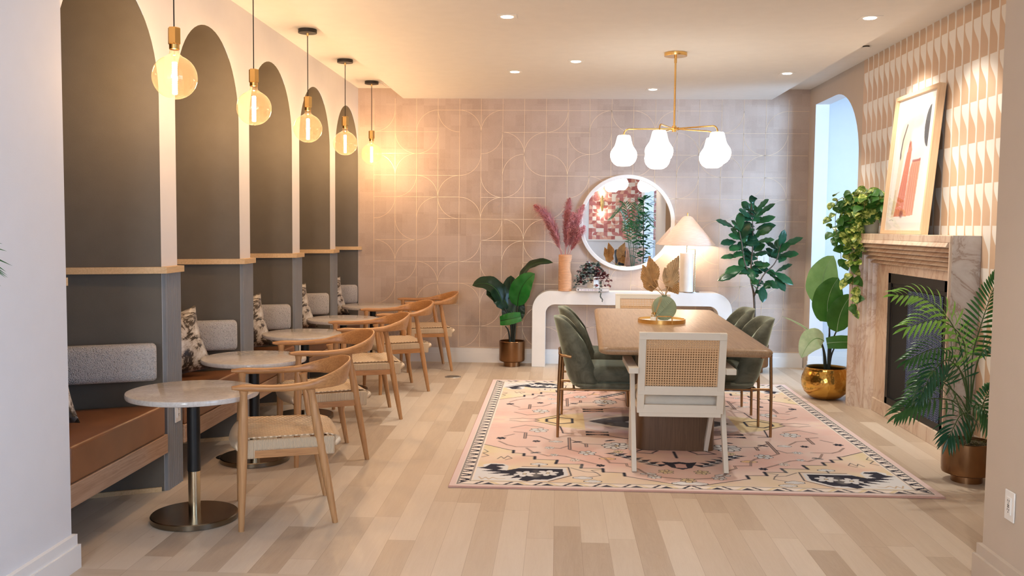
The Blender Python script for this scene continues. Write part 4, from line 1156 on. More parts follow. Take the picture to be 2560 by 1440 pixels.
# ------------------------------------------------------------------ cream cane-back armchairs
def make_cane_chair():
    t = thing('cane_back_armchair', '', 'chair', (0, 0, 0), 0, 'cream cane-back armchairs')
    # local: +Y is the front, back frame at y = 0
    lean = 0.16
    R = Matrix.Rotation(lean, 3, 'X')
    W_, H_, z0 = 0.505, 0.475, 0.352
    def bk(x, z): return Vector((x, 0.02 - math.tan(lean) * (z - 0.36) , z))
    fr = [((-W_ / 2 + 0.02, z0), (-W_ / 2 + 0.02, z0 + H_), 0.042), ((W_ / 2 - 0.02, z0), (W_ / 2 - 0.02, z0 + H_), 0.042),
          ((-W_ / 2, z0 + H_ - 0.02), (W_ / 2, z0 + H_ - 0.02), 0.042), ((-W_ / 2, z0 + 0.015), (W_ / 2, z0 + 0.015), 0.050), ((-W_ / 2, z0 + 0.127), (W_ / 2, z0 + 0.127), 0.052)]
    mb = MB()
    for a, b, w in fr:
        A_, B_ = bk(*a), bk(*b)
        mb.beam(A_, B_, w, 0.028, upv=(0, 1, 0)) if a[0] == b[0] else mb.beam(A_, B_, 0.028, w, upv=(0, 0, 1))
    mb.build('back_frame', m_cream_wood, t, bevel=0.002)
    zc0, zc1 = z0 + 0.150, z0 + H_ - 0.038
    cn = MB(); xw = W_ / 2 - 0.038
    cn.box((0, 0, 0), (2 * xw, 0.003, (zc1 - zc0) / math.cos(lean)))
    c = cn.build('cane_panel', m_cane, t, smooth=False)
    mid = bk(0, (zc0 + zc1) / 2); c.location = (mid.x, mid.y + 0.004, mid.z); c.rotation_euler = (lean, 0, 0)
    # seat
    rings = []
    for z, i_ in ((0.372, 0.012), (0.38, 0.002), (0.405, 0.0), (0.43, 0.004), (0.444, 0.025), (0.450, 0.07)):
        rings.append([(x, y + 0.275, z) for x, y in rrect(0.47 - 2 * i_, 0.47 - 2 * i_, 0.05)])
    MB().loft(rings).build('seat_cushion', m_linen, t, angle=1.2)
    mb = MB()
    for s in (-1, 1): mb.beam((s * 0.228, 0.03, 0.352), (s * 0.228, 0.52, 0.365), 0.026, 0.036)
    mb.beam((-0.228, 0.51, 0.365), (0.228, 0.51, 0.365), 0.026, 0.036).beam((-0.24, 0.02, 0.335), (0.24, 0.02, 0.335), 0.028, 0.03)
    mb.build('seat_frame', m_cream_wood, t, bevel=0.002)
    for s in (-1, 1):
        MB().beam((s * 0.268, -0.045, 0.0), (s * 0.268, 0.215, 0.585), 0.028, 0.040, upv=(0, 1, 0)).build('leg', m_cream_wood, t, bevel=0.002)
        MB().beam((s * 0.240, 0.52, 0.0), (s * 0.262, 0.225, 0.585), 0.028, 0.036, upv=(0, 1, 0)).build('leg', m_cream_wood, t, bevel=0.002)
        MB().beam((s * 0.282, -0.065, 0.602), (s * 0.282, 0.42, 0.606), 0.058, 0.034).build('armrest', m_cream_wood, t, bevel=0.003)
        MB().beam((s * 0.248, -0.018, 0.598), (s * 0.27, -0.018, 0.598), 0.03, 0.03).build('arm_bracket', m_cream_wood, t)
    return t
ac = make_cane_chair()
ac.location = (0.735, 5.535, RZ); ac.rotation_euler = (0, 0, math.radians(0.5)); ac['label'] = 'cream cane-back armchair at the near end of the table, its back towards the viewer'
ac2 = copy_tree(ac, 'cream cane-back armchair at the far end, only its cane back above the tabletop', (0.80, 8.72, 0.0), math.pi + 0.02)

# ------------------------------------------------------------------ green velvet dining chairs
def make_velvet_chair():
    t = thing('velvet_dining_chair', '', 'chair', (0, 0, 0), 0, 'green velvet dining chairs')
    # local: +Y front. shell wraps the back
    def shell(off):
        def fn(u, v):
            th = (u - 0.5) * 2; k = abs(th); a = math.radians(96) * th
            z0 = 0.345; top = 0.812 - 0.150 * k ** 4.5 - off * 0.4
            z = z0 + (top - z0) * v; q = (z - 0.345) / 0.46
            W_ = (0.205 + 0.020 * math.sin(math.pi * min(1, q * 1.1)) - 0.012 * q) * (1 - 0.10 * max(0, 1 - v * 6) ** 2)
            D_ = 0.165 - 0.060 * q - off * 0.15
            yb = -0.236 - 0.112 * q + off * (1 if True else 0) + 0.02 * max(0, 1 - v * 6) ** 2
            x = (W_ - off * 0.8) * math.copysign(abs(math.sin(a)) ** 0.80, th)
            y = yb + D_ * (1 - math.cos(a)) ** 1.05
            return Vector((x, y, z))
        return fn
    fo, fi = shell(0.0), shell(0.046)
    nu, nv = 30, 14
    mb = MB(); mb.grid(fo, nu, nv); mb.grid(fi, nu, nv)
    # close rim
    loop_o = [fo(0, j / nv) for j in range(nv + 1)] + [fo(i / nu, 1) for i in range(1, nu + 1)] + [fo(1, 1 - j / nv) for j in range(1, nv + 1)]
    loop_i = [fi(0, j / nv) for j in range(nv + 1)] + [fi(i / nu, 1) for i in range(1, nu + 1)] + [fi(1, 1 - j / nv) for j in range(1, nv + 1)]
    mids = []
    for p, q_ in zip(loop_o, loop_i):
        m = (p + q_) / 2; m = m + Vector((0, 0.006, 0.013 if p.z > 0.72 else 0.0)); mids.append(m)
    n = len(loop_o)
    mb.add(loop_o + mids + loop_i, [(i, i + 1, n + i + 1, n + i) for i in range(n - 1)] + [(n + i, n + i + 1, 2 * n + i + 1, 2 * n + i) for i in range(n - 1)])
    mb.build('back_shell', m_velvet, t, weld=True, angle=2.0)
    def plate(z0, z1, w, yb, yf, r):
        rings = []
        for k, ins in ((0, 0.02), (0.2, 0.004), (0.5, 0.0), (0.75, 0.004), (0.92, 0.02), (1.0, 0.05)):
            z = z0 + (z1 - z0) * k
            rings.append([(x, y + (yb + yf) / 2, z) for x, y in rrect(w - 2 * ins, yf - yb - 2 * ins, r - ins * 0.3)])
        return MB().loft(rings)
    plate(0.340, 0.382, 0.43, -0.20, 0.25, 0.09).build('seat_base', m_velvet, t, angle=1.3)
    plate(0.383, 0.492, 0.405, -0.165, 0.25, 0.08).build('seat_cushion', m_velvet, t, angle=1.3)
    # tubular frame: four legs, rear bow round the shell
    for s in (-1, 1):
        MB().tube([(s * 0.172, -0.312, 0), (s * 0.176, -0.308, 0.30), (s * 0.180, -0.298, 0.566)], [0.0095, 0.0105, 0.0105], 12).build('leg', m_brass_leg, t)
        MB().tube([(s * 0.180, 0.225, 0), (s * 0.175, 0.195, 0.345)], [0.0095, 0.0105], 12).build('leg', m_brass_leg, t)
    bow = cat_rom([(-0.208, -0.225, 0.558), (-0.200, -0.270, 0.564), (-0.172, -0.302, 0.568), (0, -0.303, 0.570), (0.172, -0.302, 0.568), (0.200, -0.270, 0.564), (0.208, -0.225, 0.558)], 8)
    MB().tube(bow, 0.0095, 12).build('rear_bow', m_brass_leg, t)
    mb = MB()
    for s in (-1, 1): mb.tube([(s * 0.177, -0.306, 0.332), (s * 0.176, 0.198, 0.332)], 0.0085, 10)
    mb.tube([(-0.177, -0.205, 0.332), (0.177, -0.205, 0.332)], 0.008, 10)
    mb.build('under_frame', m_brass_leg, t)
    return t
vc = make_velvet_chair()
VL = [((0.33, 6.535), -90, 'green velvet dining chair nearest the viewer on the side towards the cafe tables'),
      ((0.36, 7.32), -90, 'green velvet dining chair behind the nearest one, on the side towards the cafe tables'),
      ((1.165, 6.655), 92, 'green velvet dining chair on the fireplace side of the table, the nearer of the two'),
      ((1.19, 7.42), 91, 'green velvet dining chair on the fireplace side, in front of the fig tree')]
for i, (p, a, lab) in enumerate(VL):
    o = vc if i == 0 else copy_tree(vc)
    o.location = (p[0], p[1], RZ); o.rotation_euler = (0, 0, math.radians(a)); o['label'] = lab

# ------------------------------------------------------------------ tray, diffuser, vase with dried palms
TZ = RZ + 0.7305
tr_ = thing('round_tray', 'round brass-rimmed tray with white base and bent handles on the dining table', 'tray', (0.782, 7.03, TZ))
MB().lathe([(0.0, 0.004), (0.172, 0.004), (0.172, 0.012), (0.0, 0.012)], n=64).build('tray_base', m_console, tr_)
MB().lathe([(0.172, 0.0), (0.176, 0.0), (0.176, 0.028), (0.172, 0.028), (0.172, 0.0)], n=64, cap=False).build('rim', m_brass, tr_)
for s in (-1, 1):
    pts = [(-0.056, 0, 0.006), (-0.056, 0, 0.050), (-0.048, 0, 0.060), (0.048, 0, 0.060), (0.056, 0, 0.050), (0.056, 0, 0.006)]
    mb = MB()
    for a, b in zip(pts, pts[1:]): mb.beam(a, b, 0.008, 0.004, upv=(0, 1, 0))
    h = mb.build('handle', m_brass, tr_); h.location = (0, s * 0.172, 0)
VZ = TZ + 0.0125
va = thing('disc_vase', 'flat round sage-green vase with leaf-vein relief, holding dried palm leaves', 'vase', (0.80, 7.045, VZ))
def vein_relief(x, z):
    ang = math.radians(48); c, s = math.cos(ang), math.sin(ang); z = z - 0.092
    u = x * c + z * s; v = -x * s + z * c
    rib = math.exp(-(v / 0.0035) ** 2) * 0.003
    return rib + 0.0016 * math.sin((u - abs(v) * 0.75 + 0.02 * math.sin(v * 40)) * 2 * math.pi / 0.013)
mb = MB()
for sgn in (-1, 1):
    def fn(u, v, sgn=sgn):
        r = u * 0.092; a = 2 * math.pi * v
        x, z = r * math.cos(a), 0.092 + r * math.sin(a)
        z = max(z, 0.004)
        y = 0.026 * math.sqrt(max(0, 1 - (r / 0.0921) ** 4))
        return (x, sgn * (y + (vein_relief(x, z) * (1 - (r / 0.093) ** 6))), z)
    mb.grid(fn, 36, 140)
mb.build('vase_body', m_sage, va, weld=True, angle=1.4)
MB().lathe([(0.014, 0.178), (0.018, 0.186), (0.020, 0.190), (0.015, 0.190), (0.012, 0.178)], n=24, cap=False).build('neck', m_sage, va)
def palm_spear(name, base, root, tip, w, mat, seed, tilt=0.0):
    """pleated spear-shaped fan leaf: pleats radiate from its root"""
    root, tip, base = Vector(root), Vector(tip), Vector(base)
    t_ = tip - root; L = t_.length; t_.normalize()
    s_ = t_.cross(Vector((0, 1, 0))).normalized(); n_ = s_.cross(t_)
    s_ = (s_ * math.cos(tilt) + n_ * math.sin(tilt)).normalized(); n_ = s_.cross(t_)
    outl = [(-0.30, -0.02), (-0.46, 0.20), (-0.50, 0.46), (-0.30, 0.70), (0.0, 1.0), (0.30, 0.70), (0.50, 0.46), (0.46, 0.20), (0.30, -0.02)]
    per = []
    for a, b in zip(outl, outl[1:]):
        for q in range(5): per.append((a[0] + (b[0] - a[0]) * q / 5, a[1] + (b[1] - a[1]) * q / 5))
    per.append(outl[-1]); N = len(per) - 1; verts = [root]
    for ringk in (0.4, 0.75, 1.0):
        for i, (ox, oy) in enumerate(per):
            e = ringk * (1.0 if i % 2 else 0.97)
            p = root + t_ * (oy * L * e) + s_ * (ox * w * e)
            p += n_ * ((0.0055 if i % 2 else -0.0055) * ringk + 0.035 * ringk * ringk * abs(ox * 2) ** 1.5)
            verts.append(p)
    fs = [(0, 1 + i, 2 + i) for i in range(N)]
    for k in range(2):
        o_ = 1 + k * (N + 1)
        fs += [(o_ + i, o_ + i + 1, o_ + N + 2 + i, o_ + N + 1 + i) for i in range(N)]
    mb = MB().add(verts, fs)
    mb.tube([base, (base + root) / 2 + Vector((0.002, 0, 0)), root], [0.0022, 0.002, 0.0025], 6)
    return mb.build(name, mat, parent=None, smooth=False, solid=0.0012)
SP = [((0.0, 0, 0.185), (-0.082, -0.01, 0.300), (-0.118, 0.01, 0.485), 0.125, m_dry, 0.3), ((-0.008, 0, 0.185), (-0.100, -0.02, 0.265), (-0.168, -0.01, 0.42), 0.115, m_dry, -0.2),
      ((-0.004, 0, 0.185), (-0.068, 0.01, 0.235), (-0.165, 0.0, 0.330), 0.14, m_dry, 0.1), ((0.006, 0, 0.185), (0.048, 0.0, 0.32), (0.105, 0.01, 0.49), 0.125, m_dry2, -0.3),
      ((0.008, 0, 0.185), (0.030, -0.02, 0.255), (0.090, -0.01, 0.43), 0.125, m_dry2, 0.2), ((0.01, 0, 0.185), (0.035, -0.015, 0.300), (0.105, -0.01, 0.195), 0.13, m_dry, 0.0), ((0.004, 0, 0.185), (0.020, 0.015, 0.27), (0.0, 0.02, 0.40), 0.10, m_dry2, 0.4)]
SLAB = ['tall dried palm leaf in the green vase, leaning towards the mirror side', 'dried palm leaf in the green vase spreading outward below the tall one', 'lowest dried palm leaf on the mirror side of the green vase',
        'tall pale dried palm leaf in the green vase, pointing towards the table lamp', 'pale dried palm leaf in front of the tall one, lamp side of the green vase', 'low dried palm leaf drooping over the lamp side of the green vase', 'small pale dried palm leaf between the two tall ones in the green vase']
for (b, r_, tp, w, m_, ti), lab in zip(SP, SLAB):
    o = palm_spear('dried_palm_leaf', b, r_, tp, w * 0.82, m_, 0, ti)
    o.location = (0.80, 7.045, VZ); tag(o, lab, 'dried leaf', 'dried palm leaves in the green vase')
df = thing('reed_diffuser', 'small clear glass reed diffuser with brass collar on the round tray', 'diffuser', (0.722, 6.985, VZ))
MB().lathe([(0, 0), (0.028, 0), (0.030, 0.004), (0.030, 0.044), (0.027, 0.048), (0.012, 0.050)], n=32, cap=False).build('bottle', m_clear, df)
MB().lathe([(0, 0.003), (0.027, 0.003), (0.027, 0.030), (0, 0.030)], n=28).build('label_band', m_console, df)
MB().lathe([(0.0, 0.050), (0.012, 0.050), (0.012, 0.066), (0.0, 0.066)], n=20).build('collar', m_brass, df)
mb = MB()
for dx, dy, z in ((0.05, 0.0, 0.175), (0.058, 0.01, 0.172), (0.045, 0.015, 0.18), (-0.03, 0.01, 0.165), (-0.018, -0.01, 0.17)): mb.tube([(0, 0, 0.03), (dx, dy, z)], 0.0014, 6)
mb.build('reeds', m_dry, df)

# ------------------------------------------------------------------ console and what stands on it
co_ = thing('console_table', 'white waterfall console table with rounded corners against the blush wall', 'console', (0.765, 9.735, 0))
Wc, Hc, th_ = 2.03, 0.785, 0.138
ro, ri = 0.19, 0.095
def arcp(cx, cz, r, a0, a1, n=12): return [(cx + r * math.cos(math.radians(a0 + (a1 - a0) * i / n)), cz + r * math.sin(math.radians(a0 + (a1 - a0) * i / n))) for i in range(n + 1)]
outl = [(-Wc / 2, 0)] + arcp(-Wc / 2 + ro, Hc - ro, ro, 180, 90) + arcp(Wc / 2 - ro, Hc - ro, ro, 90, 0) + [(Wc / 2, 0)]
inl = [(Wc / 2 - th_, 0)] + arcp(Wc / 2 - th_ - ri, Hc - th_ - ri, ri, 0, 90) + arcp(-Wc / 2 + th_ + ri, Hc - th_ - ri, ri, 90, 180) + [(-Wc / 2 + th_, 0)]
inr = list(reversed(inl)); n = len(outl)
mb = MB(); y0, y1 = -0.10, 0.145
vs = [(x, y, z) for y in (y0, y1) for x, z in outl + inr]; N2 = 2 * n
fs = []
for b, rev in ((0, False), (N2, True)):
    for i in range(n - 1):
        f = (b + i, b + i + 1, b + n + i + 1, b + n + i); fs.append(f if not rev else f[::-1])
for i in range(n - 1):
    fs += [(i, N2 + i, N2 + i + 1, i + 1), (n + i, n + i + 1, N2 + n + i + 1, N2 + n + i)]
fs += [(0, n, N2 + n, N2), (n - 1, N2 + n - 1, N2 + 2 * n - 1, 2 * n - 1)]
mb.add(vs, fs).build('console_body', m_console, co_, bevel=0.003, weld=True, angle=0.5)

mr = thing('round_mirror', 'large round wall mirror in a slim white frame over the console', 'mirror', (0.718, YB - 0.001, 1.490))
def disc(r0, r1, yb, yf, mi=0):
    N = 96; vs = []
    for r, y in ((r0, yb), (r0, yf), (r1, yf), (r1, yb)):
        vs += [(r * math.cos(2 * math.pi * i / N), y, r * math.sin(2 * math.pi * i / N)) for i in range(N)]
    fs = [(k * N + i, k * N + (i + 1) % N, (k + 1) * N + (i + 1) % N, (k + 1) * N + i) for k in range(3) for i in range(N)]
    return MB().add(vs, fs)
disc(0.458, 0.498, 0.0, -0.032).build('frame', m_trim_white, mr, bevel=0.004)
N = 96
MB().add([(0.46 * math.cos(2 * math.pi * i / N), -0.018, 0.46 * math.sin(2 * math.pi * i / N)) for i in range(N)], [tuple(range(N))]).build('mirror_glass', m_mirror, mr, smooth=False)

CZ = Hc + 0.0005
lp = thing('table_lamp', 'table lamp with a wide cone linen shade and pale column, lit, on the console', 'lamp', (1.325, 9.73, CZ))
MB().lathe([(0, 0), (0.105, 0), (0.105, 0.008), (0, 0.008)], (0.03, 0, 0), 48).build('base_plate', plain('satin_nickel', (0.55, 0.52, 0.48, 1), 0.25, 1.0), lp)
MB().lathe([(0, 0.008), (0.069, 0.008), (0.069, 0.40), (0, 0.40)], n=48).build('column', plain('pale_column', (0.78, 0.72, 0.64, 1), 0.5, bump=0.1), lp)
MB().tube([(0.085, 0, 0.008), (0.085, 0, 0.44)], 0.006, 12).tube([(0, 0, 0.40), (0, 0, 0.49)], 0.006, 10).tube([(0.0, 0, 0.44), (0.085, 0, 0.44)], 0.004, 8).build('rod', m_brushed, lp)
MB().lathe([(0.285, 0.480), (0.287, 0.4835), (0.050, 0.765), (0.030, 0.776), (0.0, 0.778)], n=72, cap=False).build('lamp_shade', m_shade, lp, solid=0.002)
MB().lathe([(0, 0.776), (0.007, 0.776), (0.007, 0.806), (0.005, 0.812), (0, 0.812)], n=16).build('finial', m_brass, lp)
MB().lathe([(0, 0.50), (0.024, 0.515), (0.028, 0.54), (0.016, 0.57), (0, 0.575)], n=20).build('light_bulb', m_lamp_bulb, lp)

vs_ = thing('ribbed_vase', 'tall ribbed terracotta vase with a notch in its side, on the console', 'vase', (0.083, 9.68, CZ))
prof = [(0.0, 0.0), (0.066, 0.0)]
for i in range(1, 24 * 4):
    z = 0.372 * i / (24 * 4); prof.append((0.0675 + 0.0028 * abs(math.sin(math.pi * i / 4)) - 0.001, z))
prof += [(0.066, 0.372), (0.058, 0.372), (0.055, 0.34), (0.055, 0.02), (0, 0.02)]
def notch(a, z):
    d = (math.cos(a - 0.0) ** 3 if math.cos(a) > 0 else 0) * math.exp(-((z - 0.245) / 0.055) ** 2)
    return 1 - 0.42 * d
MB().lathe(prof, n=56, cap=False, fn=notch).build('vase_body', m_terracotta, vs_, angle=2)

def pampas(name, root, ctrl, tip, width, seed, n=1100):
    rnd = random.Random(seed); path = bezier(root, ctrl, tip, 40); mb = MB()
    mb.tube(path[:20], [0.0028] * 20, 6)
    for k in range(n):
        s = 0.22 + 0.78 * rnd.random() ** 0.9; idx = s * 39; i = min(int(idx), 38); p = path[i].lerp(path[i + 1], idx - i)
        t_ = (path[i + 1] - path[i]).normalized()
        env = math.sin(math.pi * min(1, (s - 0.18) / 0.82 * 0.9 + 0.08)) ** 0.8
        a = rnd.random() * 2 * math.pi; o_ = t_.orthogonal().normalized(); b_ = t_.cross(o_)
        d = (o_ * math.cos(a) + b_ * math.sin(a))
        L = width * env * (0.4 + 1.0 * rnd.random())
        e = p + d * L * 1.0 + t_ * L * 0.9 + Vector((0, 0, -0.30 * L)); m = p + d * L * 0.5 + t_ * L * 0.75
        w = 0.0013; sd = t_.cross(d) * w
        mb.add([p - sd, p + sd, m + sd * 1.8, m - sd * 1.8, e], [(0, 1, 2, 3), (3, 2, 4)])
    return mb.build(name, m_pampas, angle=3)
PP = [((0.05, 9.67, 1.12), (0.0, 9.66, 1.50), (-0.25, 9.62, 1.665), 0.105, 'dusty pink pampas plume arching outward, the drooping one away from the mirror'),
      ((0.08, 9.68, 1.12), (0.075, 9.70, 1.45), (0.12, 9.72, 1.75), 0.085, 'tall upright mauve pampas plume in the middle of the terracotta vase'),
      ((0.10, 9.68, 1.12), (0.14, 9.68, 1.40), (0.27, 9.70, 1.68), 0.090, 'mauve pampas plume leaning across the mirror edge'),
      ((0.08, 9.67, 1.12), (0.10, 9.66, 1.36), (0.16, 9.64, 1.60), 0.080, 'shorter dark pink pampas plume between the two mauve ones'),
      ((0.11, 9.67, 1.12), (0.17, 9.66, 1.30), (0.28, 9.64, 1.46), 0.07, 'shortest pink pampas plume, lowest on the mirror side of the vase'),
      ((0.055, 9.68, 1.12), (-0.02, 9.70, 1.35), (-0.12, 9.70, 1.56), 0.085, 'rust pink pampas plume just inside the drooping one')]
for i, (a, b, c, w, lab) in enumerate(PP):
    tag(pampas('pampas_plume', a, b, c, w, i + 1), lab, 'pampas grass', 'pampas plumes in the terracotta vase')

bk_ = thing('book', 'white book lying flat under the trailing plant on the console', 'book', (0.365, 9.70, CZ))
MB().box((0, 0, 0.017), (0.322, 0.21, 0.030)).build('pages', plain('paper', (0.76, 0.74, 0.70, 1), 0.8), bk_)
mb = MB().box((0, 0, 0.0015), (0.33, 0.22, 0.003)).box((0, 0, 0.0345), (0.33, 0.22, 0.003)).box((0, -0.1085, 0.018), (0.33, 0.003, 0.036))
mb.build('cover', plain('white_book_cover', (0.74, 0.72, 0.72, 1), 0.5, var=0.01), bk_)
def letters(text, size, mat, parent, name='lettering', loc=(0, 0, 0), rot=(math.pi / 2, 0, 0)):
    cu = bpy.data.curves.new(name, 'FONT'); cu.body = text; cu.size = size; cu.extrude = 0.0003; cu.align_x = 'LEFT'; cu.space_character = 1.25
    o = bpy.data.objects.new(name, cu); COL.objects.link(o); cu.materials.append(mat); o.parent = parent; o.location = loc; o.rotation_euler = rot; return o
m_violet = plain('violet_print', (0.42, 0.36, 0.56, 1), 0.6)
mb = MB()
for i, (w_, h_) in enumerate(((.006,.016),(.004,.012),(.010,.014),(.004,.016),(.008,.013),(.004,.015),(.009,.014),(.004,.016),(.011,.013),(.004,.015))): mb.box((-0.115 + 0.0185 * i, -0.1103, 0.018), (w_ * 0.8, 0.0006, h_))
mb.build("lettering", m_violet, bk_)
N = 20
MB().add([(-0.148 + 0.0075 * math.cos(2 * math.pi * i / N), -0.1103, 0.018 + 0.0075 * math.sin(2 * math.pi * i / N)) for i in range(N)], [tuple(range(N))]).build('spine_dot', m_black, bk_)

# ------------------------------------------------------------------ fireplace
fp = thing('fireplace', 'stepped cream and rust marble fireplace surround with a dark metal insert', 'fireplace', (0, 0, 0))
XF, XB = 2.385, 2.55        # outer face, inner face
YA, YZ = 5.862, 7.808
ZM = 1.415
NS = 6
st = [(XF + (XB - XF) * i / NS, 0.172 * i / NS) for i in range(NS + 1)]
# stepped jambs (both sides) as vertical flutes
for side in (0, 1):
    pts = []
    Y = (lambda d: YZ - d) if side else (lambda d: YA + d)
    pts.append((2.568, Y(0)))
    pts.append((XF, Y(0)))
    lip = 0.012
    pts.append((XF, Y(lip)))
    for i in range(NS):
        x0, d0 = st[i]; x1, d1 = st[i + 1]
        d0 = max(d0, lip)
        for t in (0.25, 0.5, 0.75, 1.0):
            xx = x0 + (x1 - x0) * t + 0.020 * math.sin(math.pi * t); dd = d0 + (d1 - d0) * t
            pts.append((xx, Y(dd)))
    pts += [(2.568, Y(0.172))]
    MB().prism([(XB, Y(0.171)), (XB, Y(0.42)), (2.568, Y(0.42)), (2.568, Y(0.171))], 2, 0.0, 1.1148).build('plain_jamb', m_fire_marble, fp, smooth=False)
    MB().prism(pts, 2, 0.0, ZM - 0.045).build('fluted_jamb', m_fire_marble, fp, angle=0.35)
# stepped lintel: ridges step back and down
pts = [(2.568, ZM - 0.045), (XF, ZM - 0.045)]
for i in range(NS):
    x0, d0 = st[i]; x1, d1 = st[i + 1]
    z0 = ZM - 0.045 - d0 * 1.1; z1 = ZM - 0.045 - d1 * 1.1
    pts += [(x0 - 0.013, z1 + 0.006), (x0 - 0.012, z1 + 0.002), (x1 + 0.008, z1)]
pts += [(XB, 1.115), (2.568, 1.115)]
mb = MB()
mb.loft([[(p[0], y, p[1]) for p in pts] for y in (YA + 0.03, YZ - 0.03)])
mb.build('stepped_lintel', m_fire_marble, fp, smooth=False)
MB().box(((XF + 2.568) / 2, (YA + YZ) / 2, ZM - 0.0225), (2.568 - XF, YZ - YA, 0.045)).build('mantel_slab', m_fire_marble, fp, bevel=0.003)
MB().box(((XF + 0.014 + 2.568) / 2, YA - 0.004, ZM / 2), (2.568 - XF - 0.014, 0.010, ZM)).build('end_panel', m_fire_side, fp)
MB().box(((XB - 0.012 + 2.568) / 2, (YA + YZ) / 2, 0.0525), (0.03, YZ - YA - 0.34, 0.105)).build('hearth_curb', m_fire_marble, fp, bevel=0.003)
# dark insert
OY0, OY1, OZ0, OZ1 = YA + 0.42, YZ - 0.42, 0.105, 1.115
mb = MB()
FX = 2.562
for a, b, c, d in ((OY0, OY1, OZ1 - 0.075, OZ1), (OY0, OY1, OZ0, OZ0 + 0.05), (OY0, OY0 + 0.05, OZ0, OZ1), (OY1 - 0.05, OY1, OZ0, OZ1)):
    mb.box((FX, (a + b) / 2, (c + d) / 2), (0.018, b - a, d - c))
for a, b, c, d in ((OY0 + 0.05, OY1 - 0.05, OZ1 - 0.105, OZ1 - 0.075), (OY0 + 0.05, OY0 + 0.07, OZ0 + 0.05, OZ1 - 0.08), (OY1 - 0.07, OY1 - 0.05, OZ0 + 0.05, OZ1 - 0.08)):
    mb.box((FX + 0.006, (a + b) / 2, (c + d) / 2), (0.010, b - a, d - c))
mb.build('insert_frame', m_firebox, fp, bevel=0.001)
MB().box((2.5685, (OY0 + OY1) / 2, (OZ0 + OZ1) / 2), (0.004, OY1 - OY0, OZ1 - OZ0)).build('firebox_back', plain('insert_black', (0.006, 0.006, 0.006, 1), 0.8), fp)  # flat near-black sheet filling the opening just behind the frame
def mesh_mat():
    M = Mat('blue_lit_mesh'); s = M.sep(M.coord())  # blue reflected light is put into the mesh colour
    a = M.math('SINE', M.math('MULTIPLY', M.math('ADD', s[2], M.math('MULTIPLY', M.math('PINGPONG', s[1], 0.012), 0.8)), 520.0))
    M.p(color=M.ramp(a, [(0.0, (0.03, 0.045, 0.09, 1)), (0.9, (0.22, 0.30, 0.52, 1))]), rough=0.35, metal=0.7, normal=M.bump(a, 0.5, 0.003)); return M.m
m_mesh = mesh_mat()
mb = MB()
mb.grid(lambda u, v: (2.5555 + 0.006 * math.sin(u * 60), OY0 + 0.07 + u * 0.62, OZ0 + 0.05 + v * (OZ1 - OZ0 - 0.16)), 160, 4)
mb.build('mesh_curtain', m_mesh, fp, angle=3)

# framed print leaning on the mantel
fa = thing('framed_print', 'large abstract watercolour print in a pale wood frame leaning on the mantel', 'picture', (2.425, 6.84, ZM + 0.002))
Wf, Hf, Df = 0.80, 1.01, 0.048
leanA = math.atan2(0.085, 1.0)
fa.rotation_euler = (0, leanA, 0)      # local: picture in YZ plane, faces -X
mb = MB()
for a, b, c, d in ((-Wf / 2 + 0.026, Wf / 2 - 0.026, 0, 0.026), (-Wf / 2 + 0.026, Wf / 2 - 0.026, Hf - 0.026, Hf), (-Wf / 2, -Wf / 2 + 0.026, 0, Hf), (Wf / 2 - 0.026, Wf / 2, 0, Hf)):
    mb.box((Df / 2, (a + b) / 2, (c + d) / 2), (Df, b - a, d - c))
mb.build('frame', m_frame_wood, fa)
MB().box((Df - 0.006, 0, Hf / 2), (0.006, Wf - 0.05, Hf - 0.05)).build('backing', m_black, fa)
iw, ih = Wf - 0.05, Hf - 0.05
cv = Canvas(iw, ih, 0.004, (238, 232, 228))
# x to the viewer's left edge first (far side), y up
cv.poly([(0.05, 0.06), (iw - 0.05, 0.06), (iw - 0.05, ih - 0.05), (0.05, ih - 0.05)], (246, 242, 238))
cv.ell(0.22, 0.70, 0.16, 0.15, (240, 214, 180), 0.75, soft=0.5); cv.ell(0.40, 0.78, 0.20, 0.09, (240, 216, 186), 0.8, soft=0.5)
cv.poly([(0.10, 0.10), (0.17, 0.10), (0.24, 0.70), (0.16, 0.70)], (244, 218, 190), 0.8)
cv.poly([(0.10, 0.12), (0.15, 0.12), (0.155, 0.30), (0.125, 0.30)], (190, 178, 128), 0.5)
cv.poly([(0.155, 0.10), (0.33, 0.105), (0.345, 0.30), (0.365, 0.58), (0.34, 0.64), (0.30, 0.62), (0.245, 0.42)], (222, 118, 82), 0.9)
cv.poly([(0.33, 0.10), (0.52, 0.11), (0.55, 0.48), (0.54, 0.50), (0.40, 0.49), (0.37, 0.44)], (228, 140, 100), 0.85)
for i in range(9): cv.line([(0.36 + i * 0.02, 0.12 + 0.01 * (i % 3)), (0.39 + i * 0.018, 0.47)], (206, 104, 74) if i % 2 else (238, 170, 134), 0.006)
for i in range(7): cv.line([(0.18 + i * 0.022, 0.12 + 0.01 * (i % 2)), (0.28 + i * 0.012, 0.56)], (214, 104, 70) if i % 2 else (232, 140, 104), 0.007)
cv.ell(0.30, 0.12, 0.045, 0.035, (150, 78, 84), 0.8, soft=0.4); cv.ell(0.315, 0.62, 0.02, 0.035, (150, 60, 40), 0.8, soft=0.5)
cv.poly([(0.40, 0.485), (0.55, 0.485), (0.55, 0.505), (0.40, 0.50)], (170, 70, 60), 0.8)
th_ = [math.radians(90 + 180 * i / 16) for i in range(17)]
cv.poly([(0.64 + 0.085 * math.cos(a), 0.72 + 0.145 * math.sin(a)) for a in th_], (74, 74, 78))
cv.line([(0.225, 0.76), (0.17, 0.66), (0.15, 0.56)], (96, 84, 84), 0.022); cv.ell(0.155, 0.54, 0.02, 0.035, (80, 72, 72), 0.9, soft=0.5)
